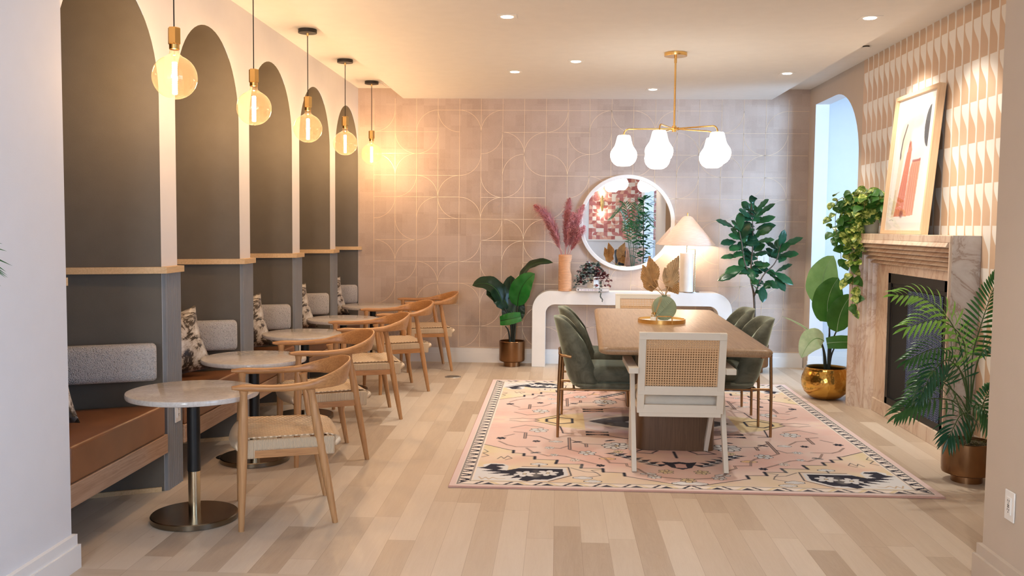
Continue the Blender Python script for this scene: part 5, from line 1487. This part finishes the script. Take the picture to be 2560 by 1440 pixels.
cv.line([(0.08, 0.075), (0.12, 0.08), (0.16, 0.072)], (150, 140, 140), 0.004)
cv.mesh('print', m_art, lambda x, y: np.stack([0 * x + 0.022, iw / 2 - x, 0.025 + y], 1), fa)
a_, b_ = Wf / 2 - 0.026, Hf - 0.026
MB().add([(0.013, -a_, 0.026), (0.013, a_, 0.026), (0.013, a_, b_), (0.013, -a_, b_)], [(0, 3, 2, 1)]).build('glazing', m_clear, fa, smooth=False)

# ------------------------------------------------------------------ plants
def leaf(mb, path, width, up=(0, 0, 1), prof=None, fold=0.25, curl=0.0, mi=0, nc=4, notch=0, rib=0, rib_mi=1, wav=0.0, seed=0):
    """leaf blade along a path; up = side the blade's face looks to"""
    rnd = random.Random(seed); path = [Vector(p) for p in path]; n = len(path); upv = Vector(up)
    rows = []
    for i, p in enumerate(path):
        s_ = i / (n - 1); t_ = (path[min(i + 1, n - 1)] - path[max(i - 1, 0)]).normalized()
        sd = t_.cross(upv)
        if sd.length < 1e-3: sd = t_.orthogonal()
        sd.normalize(); nn = sd.cross(t_).normalized()
        w = width / 2 * (prof(s_) if prof else math.sin(math.pi * min(1, s_ * 0.98 + 0.01)) ** 0.7)
        row = []
        for j in range(-nc, nc + 1):
            k = j / nc; lift = fold * abs(k) * w - curl * w * k * k + wav * w * math.sin(s_ * 22 + k * 3) * abs(k)
            ww = w * (1 - (0.10 * rnd.random() if (notch and abs(j) == nc) else 0))
            row.append(p + sd * (ww * k) + nn * lift)
        rows.append(row)
    m = 2 * nc + 1
    mb.add([q for r in rows for q in r], [(i * m + j, (i + 1) * m + j, (i + 1) * m + j + 1, i * m + j + 1) for i in range(n - 1) for j in range(m - 1)], mi)
    if rib:
        mb.tube([p + Vector(upv) * 0.0 for p in path], [rib * (1 - 0.75 * i / (n - 1)) for i in range(n)], 6, mi=rib_mi)
    return mb
broad = lambda s: (math.sin(math.pi * s ** 0.75)) ** 0.62 if 0 < s < 1 else 0.0
lanc = lambda s: (math.sin(math.pi * s ** 0.9)) ** 0.8 if 0 < s < 1 else 0.0
obov = lambda s: (math.sin(math.pi * s ** 1.35)) ** 0.7 if 0 < s < 1 else 0.0

def footed_pot(name, label, loc, r, h, foot, mat=None):
    t = thing(name, label, 'plant', loc)
    MB().lathe([(0, 0), (foot, 0), (foot, h * 0.17), (r * 0.80, h * 0.18), (r * 0.97, h * 0.22), (r, h * 0.27), (r, h - 0.004), (r - 0.003, h), (r - 0.008, h), (r - 0.010, h - 0.06), (0, h - 0.06)], n=64, cap=False).build('pot', mat or m_bronze, t, angle=0.6)
    return t

# broad-leaf plant left of the console
t = footed_pot('potted_plant', 'dark broad-leaved plant in a bronze pot beside the console table', (-0.455, 9.68, 0), 0.133, 0.262, 0.085)
MB().lathe([(0, 0.20), (0.126, 0.20), (0.126, 0.215), (0, 0.218)], n=32).build('soil', m_soil, t)
def stem(parent, pts, r0, r1, mat, name='stem'):
    pa = cat_rom(pts, 6); n = len(pa)
    return MB().tube(pa, [r0 + (r1 - r0) * i / (n - 1) for i in range(n)], 8).build(name, mat, parent, angle=2)
o3 = lambda x, y, z: (x + 0.455, y - 9.68, z)
LV = [  # stem points, leaf path (p0, ctrl, tip), width, facing, material
    ([(-0.46, 9.68, .2), (-0.475, 9.67, .45), (-0.56, 9.64, .66)], (-0.56, 9.64, .66), (-0.63, 9.58, .93), (-0.86, 9.54, .835), 0.25, (0.2, -0.6, 0.75), m_leaf_dark, 1),
    ([(-0.45, 9.68, .2), (-0.45, 9.68, .45), (-0.485, 9.70, .62)], (-0.485, 9.70, .60), (-0.60, 9.62, .80), (-0.72, 9.60, .74), 0.26, (0.35, -0.8, 0.5), m_leaf_dark, 0),
    ([(-0.44, 9.67, .2), (-0.42, 9.66, .45), (-0.395, 9.64, .63)], (-0.40, 9.64, .62), (-0.40, 9.60, .85), (-0.225, 9.58, .965), 0.23, (-0.25, -0.95, 0.2), m_leaf_bright, 0),
    ([(-0.44, 9.69, .2), (-0.41, 9.70, .6), (-0.385, 9.72, .86)], (-0.39, 9.72, .84), (-0.33, 9.68, 1.12), (-0.04, 9.62, 1.075), 0.20, (-0.5, -0.35, 0.8), m_leaf_dark, 0),
    ([(-0.46, 9.69, .2), (-0.46, 9.70, .5), (-0.47, 9.72, .62)], (-0.47, 9.72, .60), (-0.48, 9.74, .80), (-0.475, 9.70, .935), 0.20, (0.0, -1, 0.15), m_leaf_dark, 0),
    ([(-0.45, 9.68, .2), (-0.44, 9.68, .38), (-0.44, 9.68, .46)], (-0.46, 9.68, .44), (-0.46, 9.70, .60), (-0.36, 9.70, .74), 0.24, (0.0, -1, 0.1), m_leaf_dark, 0),
    ([(-0.47, 9.66, .2), (-0.49, 9.64, .36), (-0.52, 9.60, .42)], (-0.575, 9.585, .475), (-0.48, 9.54, .50), (-0.36, 9.56, .525), 0.125, (0.0, -1, 0.35), m_leaf_bright, 2),
]
for k, (sp, p0, pc, p1, w, upv, m_, kind) in enumerate(LV):
    stem(t, [o3(*p) for p in sp], 0.011, 0.006, m_stem_dark)
    mb = MB()
    leaf(mb, bezier(o3(*p0), o3(*pc), o3(*p1), 14), w, upv, (lambda s: (0.75 + 0.25 * math.sin(math.pi * s)) if 0 < s < 1 else 0.72) if kind == 2 else broad, 0.22, 0.12, nc=5, rib=0.004, wav=0.05, seed=k)
    mb.build('leaf', [m_, m_leaf_mid if m_ is m_leaf_dark else m_leaf_dark], t, angle=2)

# fiddle-leaf tree behind the dining chairs
t = footed_pot('fiddle_leaf_tree', 'slender fiddle-leaf fig tree with glossy dark leaves standing behind the green chairs', (1.985, 9.55, 0), 0.15, 0.28, 0.10)
MB().lathe([(0, 0.21), (0.14, 0.21), (0.14, 0.235), (0, 0.24)], n=32).build('soil', m_soil, t)
g3 = lambda x, z, y=9.55: Vector((x - 1.985, y - 9.55, z))
stem(t, [g3(1.985, 0.22), g3(1.99, 0.57), g3(1.975, 0.79), g3(1.94, 0.97), g3(1.955, 1.33), g3(1.93, 1.69)], 0.014, 0.005, m_bark, 'trunk')
stem(t, [g3(1.978, 0.76), g3(2.05, 0.97, 9.5), g3(2.17, 1.11, 9.5), g3(2.22, 1.30, 9.5)], 0.009, 0.004, m_bark, 'branch')
stem(t, [g3(1.95, 0.95), g3(1.87, 1.10, 9.5), g3(1.83, 1.30, 9.48), g3(1.80, 1.45, 9.5)], 0.008, 0.004, m_bark, 'branch')
FL = [(1.96, 1.65), (1.91, 1.75), (1.93, 1.61), (1.85, 1.69), (1.96, 1.61), (2.05, 1.71), (1.92, 1.55), (1.80, 1.61), (1.98, 1.57), (2.11, 1.67), (1.96, 1.55), (2.02, 1.63), (1.76, 1.45), (1.60, 1.51), (1.82, 1.43), (1.79, 1.57), (1.97, 1.49), (2.13, 1.55), (1.83, 1.33), (1.89, 1.47), (1.82, 1.37), (1.75, 1.43), (1.83, 1.33), (1.72, 1.37), (1.97, 1.43), (2.13, 1.47), (1.96, 1.33), (2.05, 1.43), (1.98, 1.31), (2.11, 1.33), (1.79, 1.31), (1.65, 1.29), (1.97, 1.25), (1.90, 1.35), (1.83, 1.27), (1.73, 1.23), (2.22, 1.23), (2.24, 1.40), (2.22, 1.25), (2.39, 1.34), (2.23, 1.17), (2.37, 1.19), (2.21, 1.13), (2.16, 1.22), (1.97, 1.21), (2.05, 1.27), (1.87, 1.21), (1.77, 1.17), (1.95, 1.17), (2.07, 1.20), (1.83, 1.17), (1.66, 1.15), (1.91, 1.15), (1.84, 1.07), (2.17, 1.01), (2.29, 1.08), (1.97, 1.11), (2.03, 1.08), (1.87, 1.05), (1.70, 1.01), (1.85, 1.01), (1.66, 0.93), (1.91, 1.05), (1.94, 0.95), (2.15, 1.01), (2.31, 0.91), (2.17, 0.97), (2.24, 0.85), (1.99, 1.05), (2.09, 1.08), (2.0, 0.83), (1.94, 0.88), (2.06, 0.87), (2.04, 0.74), (2.09, 0.91), (2.22, 0.86), (2.01, 0.93), (1.95, 0.90), (1.95, 1.01), (1.85, 1.01), (1.98, 1.37), (2.10, 1.45), (1.85, 1.40), (1.74, 1.50), (1.90, 1.30), (1.80, 1.24), (2.18, 1.20), (2.28, 1.28)]
rnd = random.Random(8); mbs = [MB(), MB()]
for i in range(0, len(FL), 2):
    a, b = FL[i], FL[i + 1]
    ya = 9.55 + rnd.uniform(-.07, .05); yb = ya - rnd.uniform(0.0, 0.09)
    A_, B_ = g3(a[0], a[1], ya), g3(b[0], b[1], yb); mid = (A_ + B_) / 2 + Vector((0, -0.01, 0.022))
    upv = Vector((rnd.uniform(-.5, .5), -0.75 + rnd.uniform(-.2, .3), 0.75))
    leaf(mbs[i // 2 % 3 == 0], bezier(A_, mid, B_ + (B_ - A_) * 0.22, 8), 0.085 + 0.02 * rnd.random(), upv, obov, 0.2, 0.25, nc=3, wav=0.10, seed=i)
    for rep in range(1 if i % 4 else 2):
        C2 = A_ + Vector((rnd.uniform(-.03, .03), rnd.uniform(-.02, .08), -0.03)); D2 = C2 + Vector((-(B_ - A_).x * 0.9 + rnd.uniform(-.05, .05), 0.03, abs((B_ - A_).z) * 0.6 + rnd.uniform(-.05, .05))) 
        leaf(mbs[1 - (i // 2 % 3 == 0)], bezier(C2, (C2 + D2) / 2 + Vector((0, 0, .02)), D2, 8), 0.08, (-upv.x, upv.y, upv.z), obov, 0.2, 0.25, nc=3, wav=0.10, seed=i + 500)
mbs[0].build('foliage', m_fig, t, angle=2); mbs[1].build('glossy_foliage', m_fig_blue, t, angle=2)

# broad-leaf plant in the gold bowl
t = thing('potted_plant', 'large-leaved green plant in a round hammered gold bowl beside the fireplace', 'plant', (2.305, 8.11, 0))
prof = [(0.0, 0.0), (0.085, 0.0), (0.13, 0.018), (0.175, 0.060), (0.198, 0.110), (0.203, 0.150), (0.196, 0.195), (0.180, 0.240), (0.165, 0.268), (0.168, 0.272), (0.160, 0.270), (0.172, 0.235), (0.186, 0.19), (0.19, 0.15), (0.15, 0.10), (0, 0.10)]
MB().lathe(prof[:10], n=72, cap=False).build('bowl', m_gold, t, angle=2)
MB().lathe(prof[9:], n=72, cap=False).build('bowl_inside', m_inside, t, angle=2)
MB().lathe([(0, 0.12), (0.184, 0.12), (0.184, 0.15), (0, 0.155)], n=40).build('soil', m_soil, t)
h3 = lambda x, z, y=8.07: Vector((x - 2.305, y - 8.11, z))
BL = [  # stem, p0, ctrl, tip, width, facing, mats, profile
    ([h3(2.31, .15), h3(2.315, .5), h3(2.30, .80)], h3(2.31, .80, 8.2), h3(2.22, 1.02, 8.2), h3(2.36, 1.22, 8.18), 0.29, (0.1, -1, 0.2), m_leaf_light, broad),
    ([h3(2.31, .15), h3(2.31, .45), h3(2.315, .68)], h3(2.30, .66, 8.05), h3(2.24, .88, 8.03), h3(2.36, 1.04, 8.02), 0.27, (0.1, -1, 0.35), m_leaf_mid, broad),
    ([h3(2.32, .15), h3(2.33, .45), h3(2.375, .60)], h3(2.36, .58, 8.02), h3(2.36, .78, 8.0), h3(2.47, .90, 8.0), 0.22, (0.05, -1, 0.1), m_leaf_mid, broad),
    ([h3(2.30, .15), h3(2.285, .36), h3(2.25, .49)], h3(2.25, .505, 8.0), h3(2.13, .60, 7.93), h3(2.035, .375, 7.88), 0.205, (-0.15, -0.9, 0.55), m_leaf_pale, broad),
    ([h3(2.29, .15), h3(2.27, .40), h3(2.24, .50)], h3(2.22, .52, 8.1), h3(2.10, .64, 8.1), h3(1.905, .705, 8.05), 0.035, (0.0, -0.5, 0.9), m_leaf_pale, lanc),
    ([h3(2.315, .15), h3(2.33, .35), h3(2.36, .45)], h3(2.27, .49, 7.99), h3(2.38, .51, 7.97), h3(2.525, .50, 7.98), 0.115, (0, -1, 0.3), m_leaf_mid, lambda s: 0.8 + 0.2 * math.sin(math.pi * s)),
]
for k, (sp, p0, pc, p1, w, upv, m_, pf) in enumerate(BL):
    stem(t, sp, 0.010, 0.006, m_stem_dark)
    mb = MB(); leaf(mb, bezier(p0, pc, p1, 16), w, upv, pf, 0.16, 0.14, nc=6, rib=0.0035, wav=0.045, seed=k)
    mb.build('leaf', [m_, m_leaf_pale if m_ is not m_leaf_pale else m_leaf_light], t, angle=2)

def frond(parent, pts, nleaf, llen, mat, r=0.004, start=0.32, spread=1.0, droop=0.35, seed=0, flip=(0, 0, 1), name='frond', wl=0.020):
    rnd = random.Random(seed); pa = cat_rom(pts, 12); n = len(pa); mb = MB()
    mb.tube(pa, [r * (1 - 0.7 * i / (n - 1)) for i in range(n)], 7, mi=1)
    fu = Vector(flip).normalized()
    for k in range(nleaf):
        s_ = start + (1 - start) * (k + 0.5) / nleaf; i = min(int(s_ * (n - 1)), n - 2)
        p = pa[i].lerp(pa[i + 1], s_ * (n - 1) - i); t_ = (pa[i + 1] - pa[i]).normalized()
        sd = t_.cross(fu).normalized(); nn = sd.cross(t_)
        q = (s_ - start) / (1 - start)
        L = llen * (0.55 + 0.45 * math.sin(math.pi * (0.15 + 0.75 * q))) * (1 - 0.35 * q)
        for sg in (-1, 1):
            ang = (1.15 - 0.75 * q) * spread
            d = (t_ * math.cos(ang) + sd * sg * math.sin(ang) + nn * 0.18).normalized()
            e = p + d * L * (0.92 + 0.14 * rnd.random()) + Vector((0, 0, -droop * L)); c = p + d * L * 0.55 + nn * 0.02
            leaf(mb, bezier(p, c, e, 5), wl, nn + sd * sg * 0.35, lanc, 0.35, 0, nc=1)
    tipd = (pa[-1] - pa[-2]).normalized()
    leaf(mb, bezier(pa[-1], pa[-1] + tipd * llen * 0.25, pa[-1] + tipd * llen * 0.45 + Vector((0, 0, -0.02)), 4), wl, fu, lanc, 0.3, 0, nc=1)
    return mb.build(name, [mat, m_stem], parent, angle=2)

# feathery palm by the fireplace
t = footed_pot('potted_palm', 'feathery green palm in a bronze pot in front of the fireplace', (2.385, 5.50, 0), 0.138, 0.235, 0.085)
MB().lathe([(0, 0.18), (0.128, 0.18), (0.128, 0.215), (0, 0.222)], n=32).build('soil', m_soil, t)
rnd = random.Random(4); mb = MB()
for i in range(160):
    a, r_ = rnd.uniform(0, 6.28), 0.12 * math.sqrt(rnd.random()); x, y = r_ * math.cos(a), r_ * math.sin(a); b = rnd.uniform(0, 6.28)
    mb.tube([(x, y, 0.222), (x + 0.012 * math.cos(b), y + 0.012 * math.sin(b), 0.230), (x + 0.022 * math.cos(b), y + 0.02 * math.sin(b), 0.221)], 0.0012, 4)
mb.build('moss', plain('dry_moss', (0.10, 0.085, 0.025, 1), 0.95, var=0.3), t, angle=3)
k3 = lambda x, z, y=5.5: Vector((x - 2.385, y - 5.5, z))
B0 = k3(2.385, 0.21)
FR = [
    ([B0, k3(2.375, .45), k3(2.34, .70), k3(2.26, .92), k3(2.10, 1.055), k3(1.93, 1.075, 5.45)], 22, 0.17, m_palm_light, 0.36, (0.1, -0.75, 0.7)),
    ([B0, k3(2.38, .45), k3(2.36, .70), k3(2.28, .86, 5.42), k3(2.13, .945, 5.36), k3(1.95, .91, 5.30)], 22, 0.20, m_palm_light, 0.40, (0.0, -0.65, 0.75)),
    ([B0, k3(2.39, .50), k3(2.39, .72), k3(2.405, .90, 5.45), k3(2.44, 1.06, 5.43), k3(2.47, 1.18, 5.41)], 26, 0.15, m_palm, 0.40, (-0.7, -0.7, 0.1)),
    ([B0, k3(2.38, .42), k3(2.34, .60), k3(2.24, .76, 5.45), k3(2.12, .775, 5.4), k3(1.98, .72, 5.36)], 20, 0.16, m_palm, 0.42, (0.0, -0.6, 0.8)),
    ([B0, k3(2.37, .40), k3(2.32, .60, 5.42), k3(2.20, .72, 5.36), k3(2.10, .66, 5.32), k3(2.02, .50, 5.30)], 20, 0.13, m_palm_blue, 0.40, (-0.4, -0.7, 0.4)),
    ([B0, k3(2.35, .36, 5.45), k3(2.25, .48, 5.38), k3(2.10, .505, 5.33), k3(1.99, .47, 5.30), k3(1.91, .43, 5.28)], 22, 0.16, m_palm, 0.30, (0.1, -0.5, 0.85)),
    ([B0, k3(2.395, .50), k3(2.38, .68, 5.42), k3(2.39, .78, 5.36), k3(2.44, .80, 5.30), k3(2.50, .74, 5.26)], 18, 0.15, m_palm_blue, 0.50, (0.2, -0.6, 0.7)),
    ([B0, k3(2.37, .36, 5.42), k3(2.32, .42, 5.36), k3(2.25, .42, 5.30), k3(2.20, .36, 5.26), k3(2.17, .30, 5.25)], 16, 0.15, m_palm_blue, 0.30, (-0.2, -0.7, 0.6)),
    ([B0, k3(2.38, .36, 5.44), k3(2.36, .46, 5.38), k3(2.38, .47, 5.33), k3(2.41, .40, 5.30), k3(2.43, .33, 5.29)], 16, 0.13, m_palm, 0.35, (0.0, -0.8, 0.5)),
    ([B0, k3(2.37, .40), k3(2.28, .52, 5.44), k3(2.16, .60, 5.42), k3(2.07, .54, 5.4), k3(2.03, .48, 5.38)], 16, 0.14, m_palm, 0.40, (0.1, -0.5, 0.8)),
    ([B0, k3(2.40, .32, 5.46), k3(2.43, .42, 5.46), k3(2.46, .50, 5.46), k3(2.485, .55, 5.47)], 12, 0.09, m_palm, 0.45, (-0.6, -0.8, 0.1)),
    ([B0, k3(2.35, .42, 5.55), k3(2.28, .58, 5.6), k3(2.19, .62, 5.62), k3(2.12, .55, 5.62)], 14, 0.12, m_palm, 0.45, (0, -0.5, 0.8)),
]
for k, (pts, nl, ll, m_, st_, fl) in enumerate(FR):
    frond(t, pts, int(nl * 0.8), ll * 1.18, m_, 0.0055, st_, 1.0, 0.26, k, fl, wl=0.0165)

# palm at the left edge of the picture, mostly out of view, and the plants mirrored behind the viewer
def big_palm(name, label, loc, h, seed, mat, aim=None):
    t = footed_pot(name, label, loc, 0.17, 0.30, 0.11); rnd = random.Random(seed)
    MB().lathe([(0, 0.23), (0.16, 0.23), (0.16, 0.26), (0, 0.265)], n=24).build('soil', m_soil, t)
    for k in range(9):
        a = 2 * math.pi * k / 9 + seed; R = 0.42 + 0.1 * rnd.random(); hh = h * (0.75 + 0.25 * rnd.random())
        c, s = math.cos(a), math.sin(a)
        frond(t, [(0, 0, 0.25), (0.05 * c, 0.05 * s, hh * 0.5), (0.16 * c, 0.16 * s, hh * 0.85), (R * 0.6 * c, R * 0.6 * s, hh), (R * c, R * s, hh * 0.93)], 16, 0.22, mat, 0.006, 0.4, 1.0, 0.2, seed * 10 + k, (0, 0, 1), wl=0.022)
    return t
tl = footed_pot('potted_palm', 'green palm at the picture edge beside the white wall, only leaf tips in view', (-1.39, 1.60, 0), 0.17, 0.30, 0.11)
MB().lathe([(0, 0.23), (0.16, 0.23), (0.16, 0.26), (0, 0.265)], n=24).build('soil', m_soil, tl)
for k, (dx, dy, z1, z2) in enumerate(((0.33, 0.0, 1.37, 1.385), (-0.3, -0.1, 1.5, 1.4), (-0.1, -0.35, 1.45, 1.4), (-0.25, 0.3, 1.4, 1.35))):
    frond(tl, [(0, 0, .25), (dx * .1, dy * .1, .8), (dx * .4, dy * .4, z1 - .1), (dx * .75, dy * .75, z1), (dx, dy, z2 - 0.02)], 16, 0.20, m_palm, 0.006, 0.45, 1.0, 0.15, 60 + k, (0, 0, 1), wl=0.020)
big_palm('potted_palm', 'tall palm standing behind the viewer, seen reflected in the round mirror', (1.48, 1.15, 0), 1.95, 3, m_palm)
t = footed_pot('potted_shrub', 'leafy shrub behind the viewer, seen reflected low in the round mirror beside the palm', (1.60, 1.90, 0), 0.15, 0.28, 0.10)
MB().lathe([(0, 0.21), (0.14, 0.21), (0.14, 0.235), (0, 0.24)], n=24).build('soil', m_soil, t)
stem(t, [(0, 0, .22), (0.02, 0, .9), (0, 0.02, 1.9)], 0.014, 0.006, m_bark, 'trunk')
rnd = random.Random(12); mb = MB()
for k in range(170):
    z = rnd.uniform(0.75, 2.0); a = rnd.uniform(0, 6.28); r0 = rnd.uniform(0.0, 0.14); L = rnd.uniform(0.13, 0.20)
    p = Vector((r0 * math.cos(a), r0 * math.sin(a), z)); d = Vector((math.cos(a), math.sin(a), rnd.uniform(-.4, .5))).normalized()
    leaf(mb, bezier(p, p + d * L * .6 + Vector((0, 0, .02)), p + d * L, 6), 0.08, (0, 0, 1), lanc, .2, .1, nc=2)
mb.build('foliage', m_fig, t, angle=2)

# pothos trailing from a pot on the mantel
t = thing('trailing_pothos', 'trailing variegated pothos in a grey-green pot on the mantel end, hanging past the marble', 'plant', (2.478, 7.60, ZM + 0.001))
MB().lathe([(0, 0), (0.052, 0), (0.062, 0.13), (0.064, 0.135), (0.058, 0.135), (0.055, 0.11), (0, 0.11)], n=40, cap=False).build('pot', plain('grey_green_pot', (0.34, 0.35, 0.28, 1), 0.6), t)
MB().lathe([(0, 0.10), (0.055, 0.10), (0.055, 0.118), (0, 0.12)], n=24).build('soil', m_soil, t)
p3 = lambda x, z, y: Vector((x - 2.478, y - 7.60, z - ZM))
STR = [[p3(2.47, 1.55, 7.60), p3(2.42, 1.70, 7.62), p3(2.33, 1.68, 7.70), p3(2.25, 1.60, 7.74), p3(2.24, 1.48, 7.75), p3(2.26, 1.38, 7.75)],
       [p3(2.47, 1.55, 7.60), p3(2.43, 1.66, 7.66), p3(2.36, 1.62, 7.76), p3(2.31, 1.50, 7.80), p3(2.30, 1.35, 7.80), p3(2.31, 1.20, 7.80)],
       [p3(2.47, 1.55, 7.60), p3(2.40, 1.60, 7.60), p3(2.35, 1.50, 7.66), p3(2.34, 1.35, 7.70), p3(2.35, 1.18, 7.72), p3(2.36, 1.02, 7.72)],
       [p3(2.47, 1.55, 7.60), p3(2.38, 1.62, 7.55), p3(2.355, 1.45, 7.62), p3(2.365, 1.25, 7.66), p3(2.365, 1.00, 7.66), p3(2.37, 0.80, 7.66)],
       [p3(2.47, 1.55, 7.60), p3(2.50, 1.68, 7.62), p3(2.53, 1.70, 7.52), p3(2.54, 1.62, 7.42)],
       [p3(2.47, 1.55, 7.60), p3(2.44, 1.70, 7.56), p3(2.40, 1.72, 7.5), p3(2.37, 1.60, 7.46)],
       [p3(2.47, 1.55, 7.60), p3(2.38, 1.72, 7.66), p3(2.26, 1.69, 7.70), p3(2.20, 1.62, 7.70)],
       [p3(2.47, 1.55, 7.60), p3(2.45, 1.60, 7.70), p3(2.38, 1.55, 7.85), p3(2.28, 1.45, 7.86), p3(2.27, 1.30, 7.86)]]
rnd = random.Random(21); mbl, mbs_, mbd = MB(), MB(), MB()
pot_prof = lambda s: (1.15 * math.sin(math.pi * min(1, s * 1.0) ** 0.62)) ** 0.75 if 0 < s < 1 else 0
for si, st_ in enumerate(STR):
    pa = cat_rom(st_, 8); mbs_.tube(pa, 0.0022, 5)
    for i in range(3, len(pa), 2):
        for q_ in range(5 if i < len(pa) * 0.6 else 2):
            p = pa[i]; a = rnd.uniform(-2.9, 0.6) if si != 4 else rnd.uniform(-3, 3)
            d = Vector((math.cos(a) * 0.7, math.sin(a) * 0.8, rnd.uniform(-0.9, 0.3))).normalized(); L = rnd.uniform(0.065, 0.098)
            b = p + d * 0.025 + Vector((rnd.uniform(-.02, .02), rnd.uniform(-.03, .02), rnd.uniform(-.02, .03)))
            leaf(mbl if rnd.random() < (0.75 if i < len(pa) * .7 else .35) else mbd, bezier(b, b + d * L * .55 + Vector((0, 0, .012)), b + d * L + Vector((0, 0, -.012)), 6), L * 0.72, Vector((-0.5, -0.8, 0.55)), pot_prof, 0.22, 0.2, nc=3)
mbs_.build('stems', plain('vine_stem', (0.16, 0.10, 0.04, 1), 0.6), t, angle=3)
mbl.build('variegated_leaves', m_pothos, t, angle=2)
mbd.build('dark_leaves', m_leaf_mid, t, angle=2)

# tradescantia on the book
t = thing('trailing_tradescantia', 'silver-striped purple trailing plant in a white cube pot on the white book', 'plant', (0.375, 9.72, CZ + 0.0365))
MB().lathe([(0, 0), (0.062, 0), (0.068, 0.11), (0.062, 0.11), (0.06, 0.09), (0, 0.09)], n=4, cap=False).build('pot', m_plate, t, smooth=False, bevel=0.004, solid=0.0)
MB().lathe([(0, 0.085), (0.055, 0.085), (0.055, 0.098), (0, 0.10)], n=4).build('soil', m_soil, t, smooth=False)
rnd = random.Random(33); ma, mbb, mc = MB(), MB(), MB()
for k in range(30):
    a = rnd.uniform(0, 6.28) if k > 6 else rnd.uniform(2.6, 3.9)
    dx, dy = math.cos(a), math.sin(a) * 0.55; R = rnd.uniform(0.06, 0.17) * (1.15 if dx < 0 else 0.95); hz = rnd.uniform(0.04, 0.15); dz = rnd.uniform(-0.09, 0.02)
    pa = cat_rom([(0, 0, .10), (dx * R * .4, dy * R * .4, .10 + hz), (dx * R * .8, dy * R * .8, .10 + hz * .7), (dx * R * 1.1, dy * R, .09 + dz)], 5)
    mc.tube(pa, 0.0014, 4)
    for i in range(3, len(pa), 2):
        for sgn in (-1, 1):
            p = pa[i]; b = rnd.uniform(-2.9, -0.2); d = Vector((math.cos(b), math.sin(b) * .6, rnd.uniform(-.5, .5))).normalized(); L = rnd.uniform(0.032, 0.050)
            red = (dx > 0.25 and i > 7) or rnd.random() < 0.16
            leaf(mbb if red else ma, bezier(p, p + d * L * .5 + Vector((0, 0, .006)), p + d * L, 5), L * 0.55, (0, -0.8, 0.6), lanc, 0.2, 0.1, nc=2)
tp = cat_rom([(0.05, -0.05, 0.10), (0.06, -0.13, 0.06), (0.065, -0.15, -0.04), (0.085, -0.15, -0.12)], 6); mc.tube(tp, 0.0014, 4)
for i in range(4, len(tp)):
    d = Vector((rnd.uniform(-.6, .9), -.4, -.8)).normalized(); L = 0.040 * (1 - 0.5 * i / len(tp))
    leaf(ma, bezier(tp[i], tp[i] + d * L * .5, tp[i] + d * L, 4), L * .5, (0, -1, .3), lanc, .2, .1, nc=2)
mc.build('stems', m_trad_red, t, angle=3); ma.build('striped_leaves', m_trad, t, angle=2); mbb.build('purple_leaves', m_trad_red, t, angle=2)

# ------------------------------------------------------------------ things only the mirror shows
sc = thing('wall_sconce', 'brass wall sconce lit against the patterned paper, seen in the mirror', 'wall lamp', (1.02, -2.19, 1.98))
MB().box((0, 0.012, 0), (0.09, 0.02, 0.14)).build('wall_plate', m_brass, sc, bevel=0.003)
MB().tube([(0, 0.06, -0.18), (0.0, 0.075, 0.0), (0, 0.06, 0.18)], [0.02, 0.045, 0.02], 16).build('shield', m_brass, sc)
MB().tube([(0, 0.02, 0), (0, 0.06, 0)], 0.01, 8).build('arm', m_brass, sc)
for s in (-1, 1): point('sconce_glow', (1.02, -2.14, 1.98 + 0.22 * s), 2.5, (1.0, 0.82, 0.6), 0.02)
t = thing('lounge_chair', 'black lounge chair with pale wood arms behind the viewer, seen low in the mirror', 'chair', (1.65, -0.7, 0), math.radians(-20))
MB().box((0, 0, 0.36), (0.62, 0.60, 0.14)).build('seat_cushion', plain('charcoal_cloth', (0.02, 0.02, 0.022, 1), 0.9), t, bevel=0.03, seg=3)
MB().box((0, -0.28, 0.68), (0.60, 0.12, 0.55), rot=Matrix.Rotation(0.2, 3, 'X')).build('backrest', plain('charcoal_cloth', (0.02, 0.02, 0.022, 1), 0.9), t, bevel=0.03, seg=3)
for s in (-1, 1):
    MB().box((s * 0.34, 0.0, 0.60), (0.05, 0.62, 0.03)).build('armrest', m_frame_wood, t, bevel=0.01)
    for sy in (-1, 1): MB().beam((s * 0.34, sy * 0.27, 0), (s * 0.34, sy * 0.25, 0.59), 0.035, 0.035).build('leg', m_frame_wood, t, bevel=0.004)
MB().beam((-0.34, -0.24, 0.27), (0.34, -0.24, 0.27), 0.04, 0.05).beam((-0.34, 0.24, 0.27), (0.34, 0.24, 0.27), 0.04, 0.05).build('seat_frame', m_frame_wood, t)
t = thing('throw_cushion', 'tan pleated cushion on the black lounge chair, seen low in the mirror', 'cushion', (1.68, -0.82, 0.77), math.radians(-20))
MB().pillow(0.50, 0.50, 0.20, 14).build('cushion_cover', plain('tan_pleated', (0.42, 0.22, 0.14, 1), 0.8, var=0.2, scale=14), t, weld=True, angle=1.5)
t.rotation_euler = (math.radians(-14), 0, math.radians(-20))
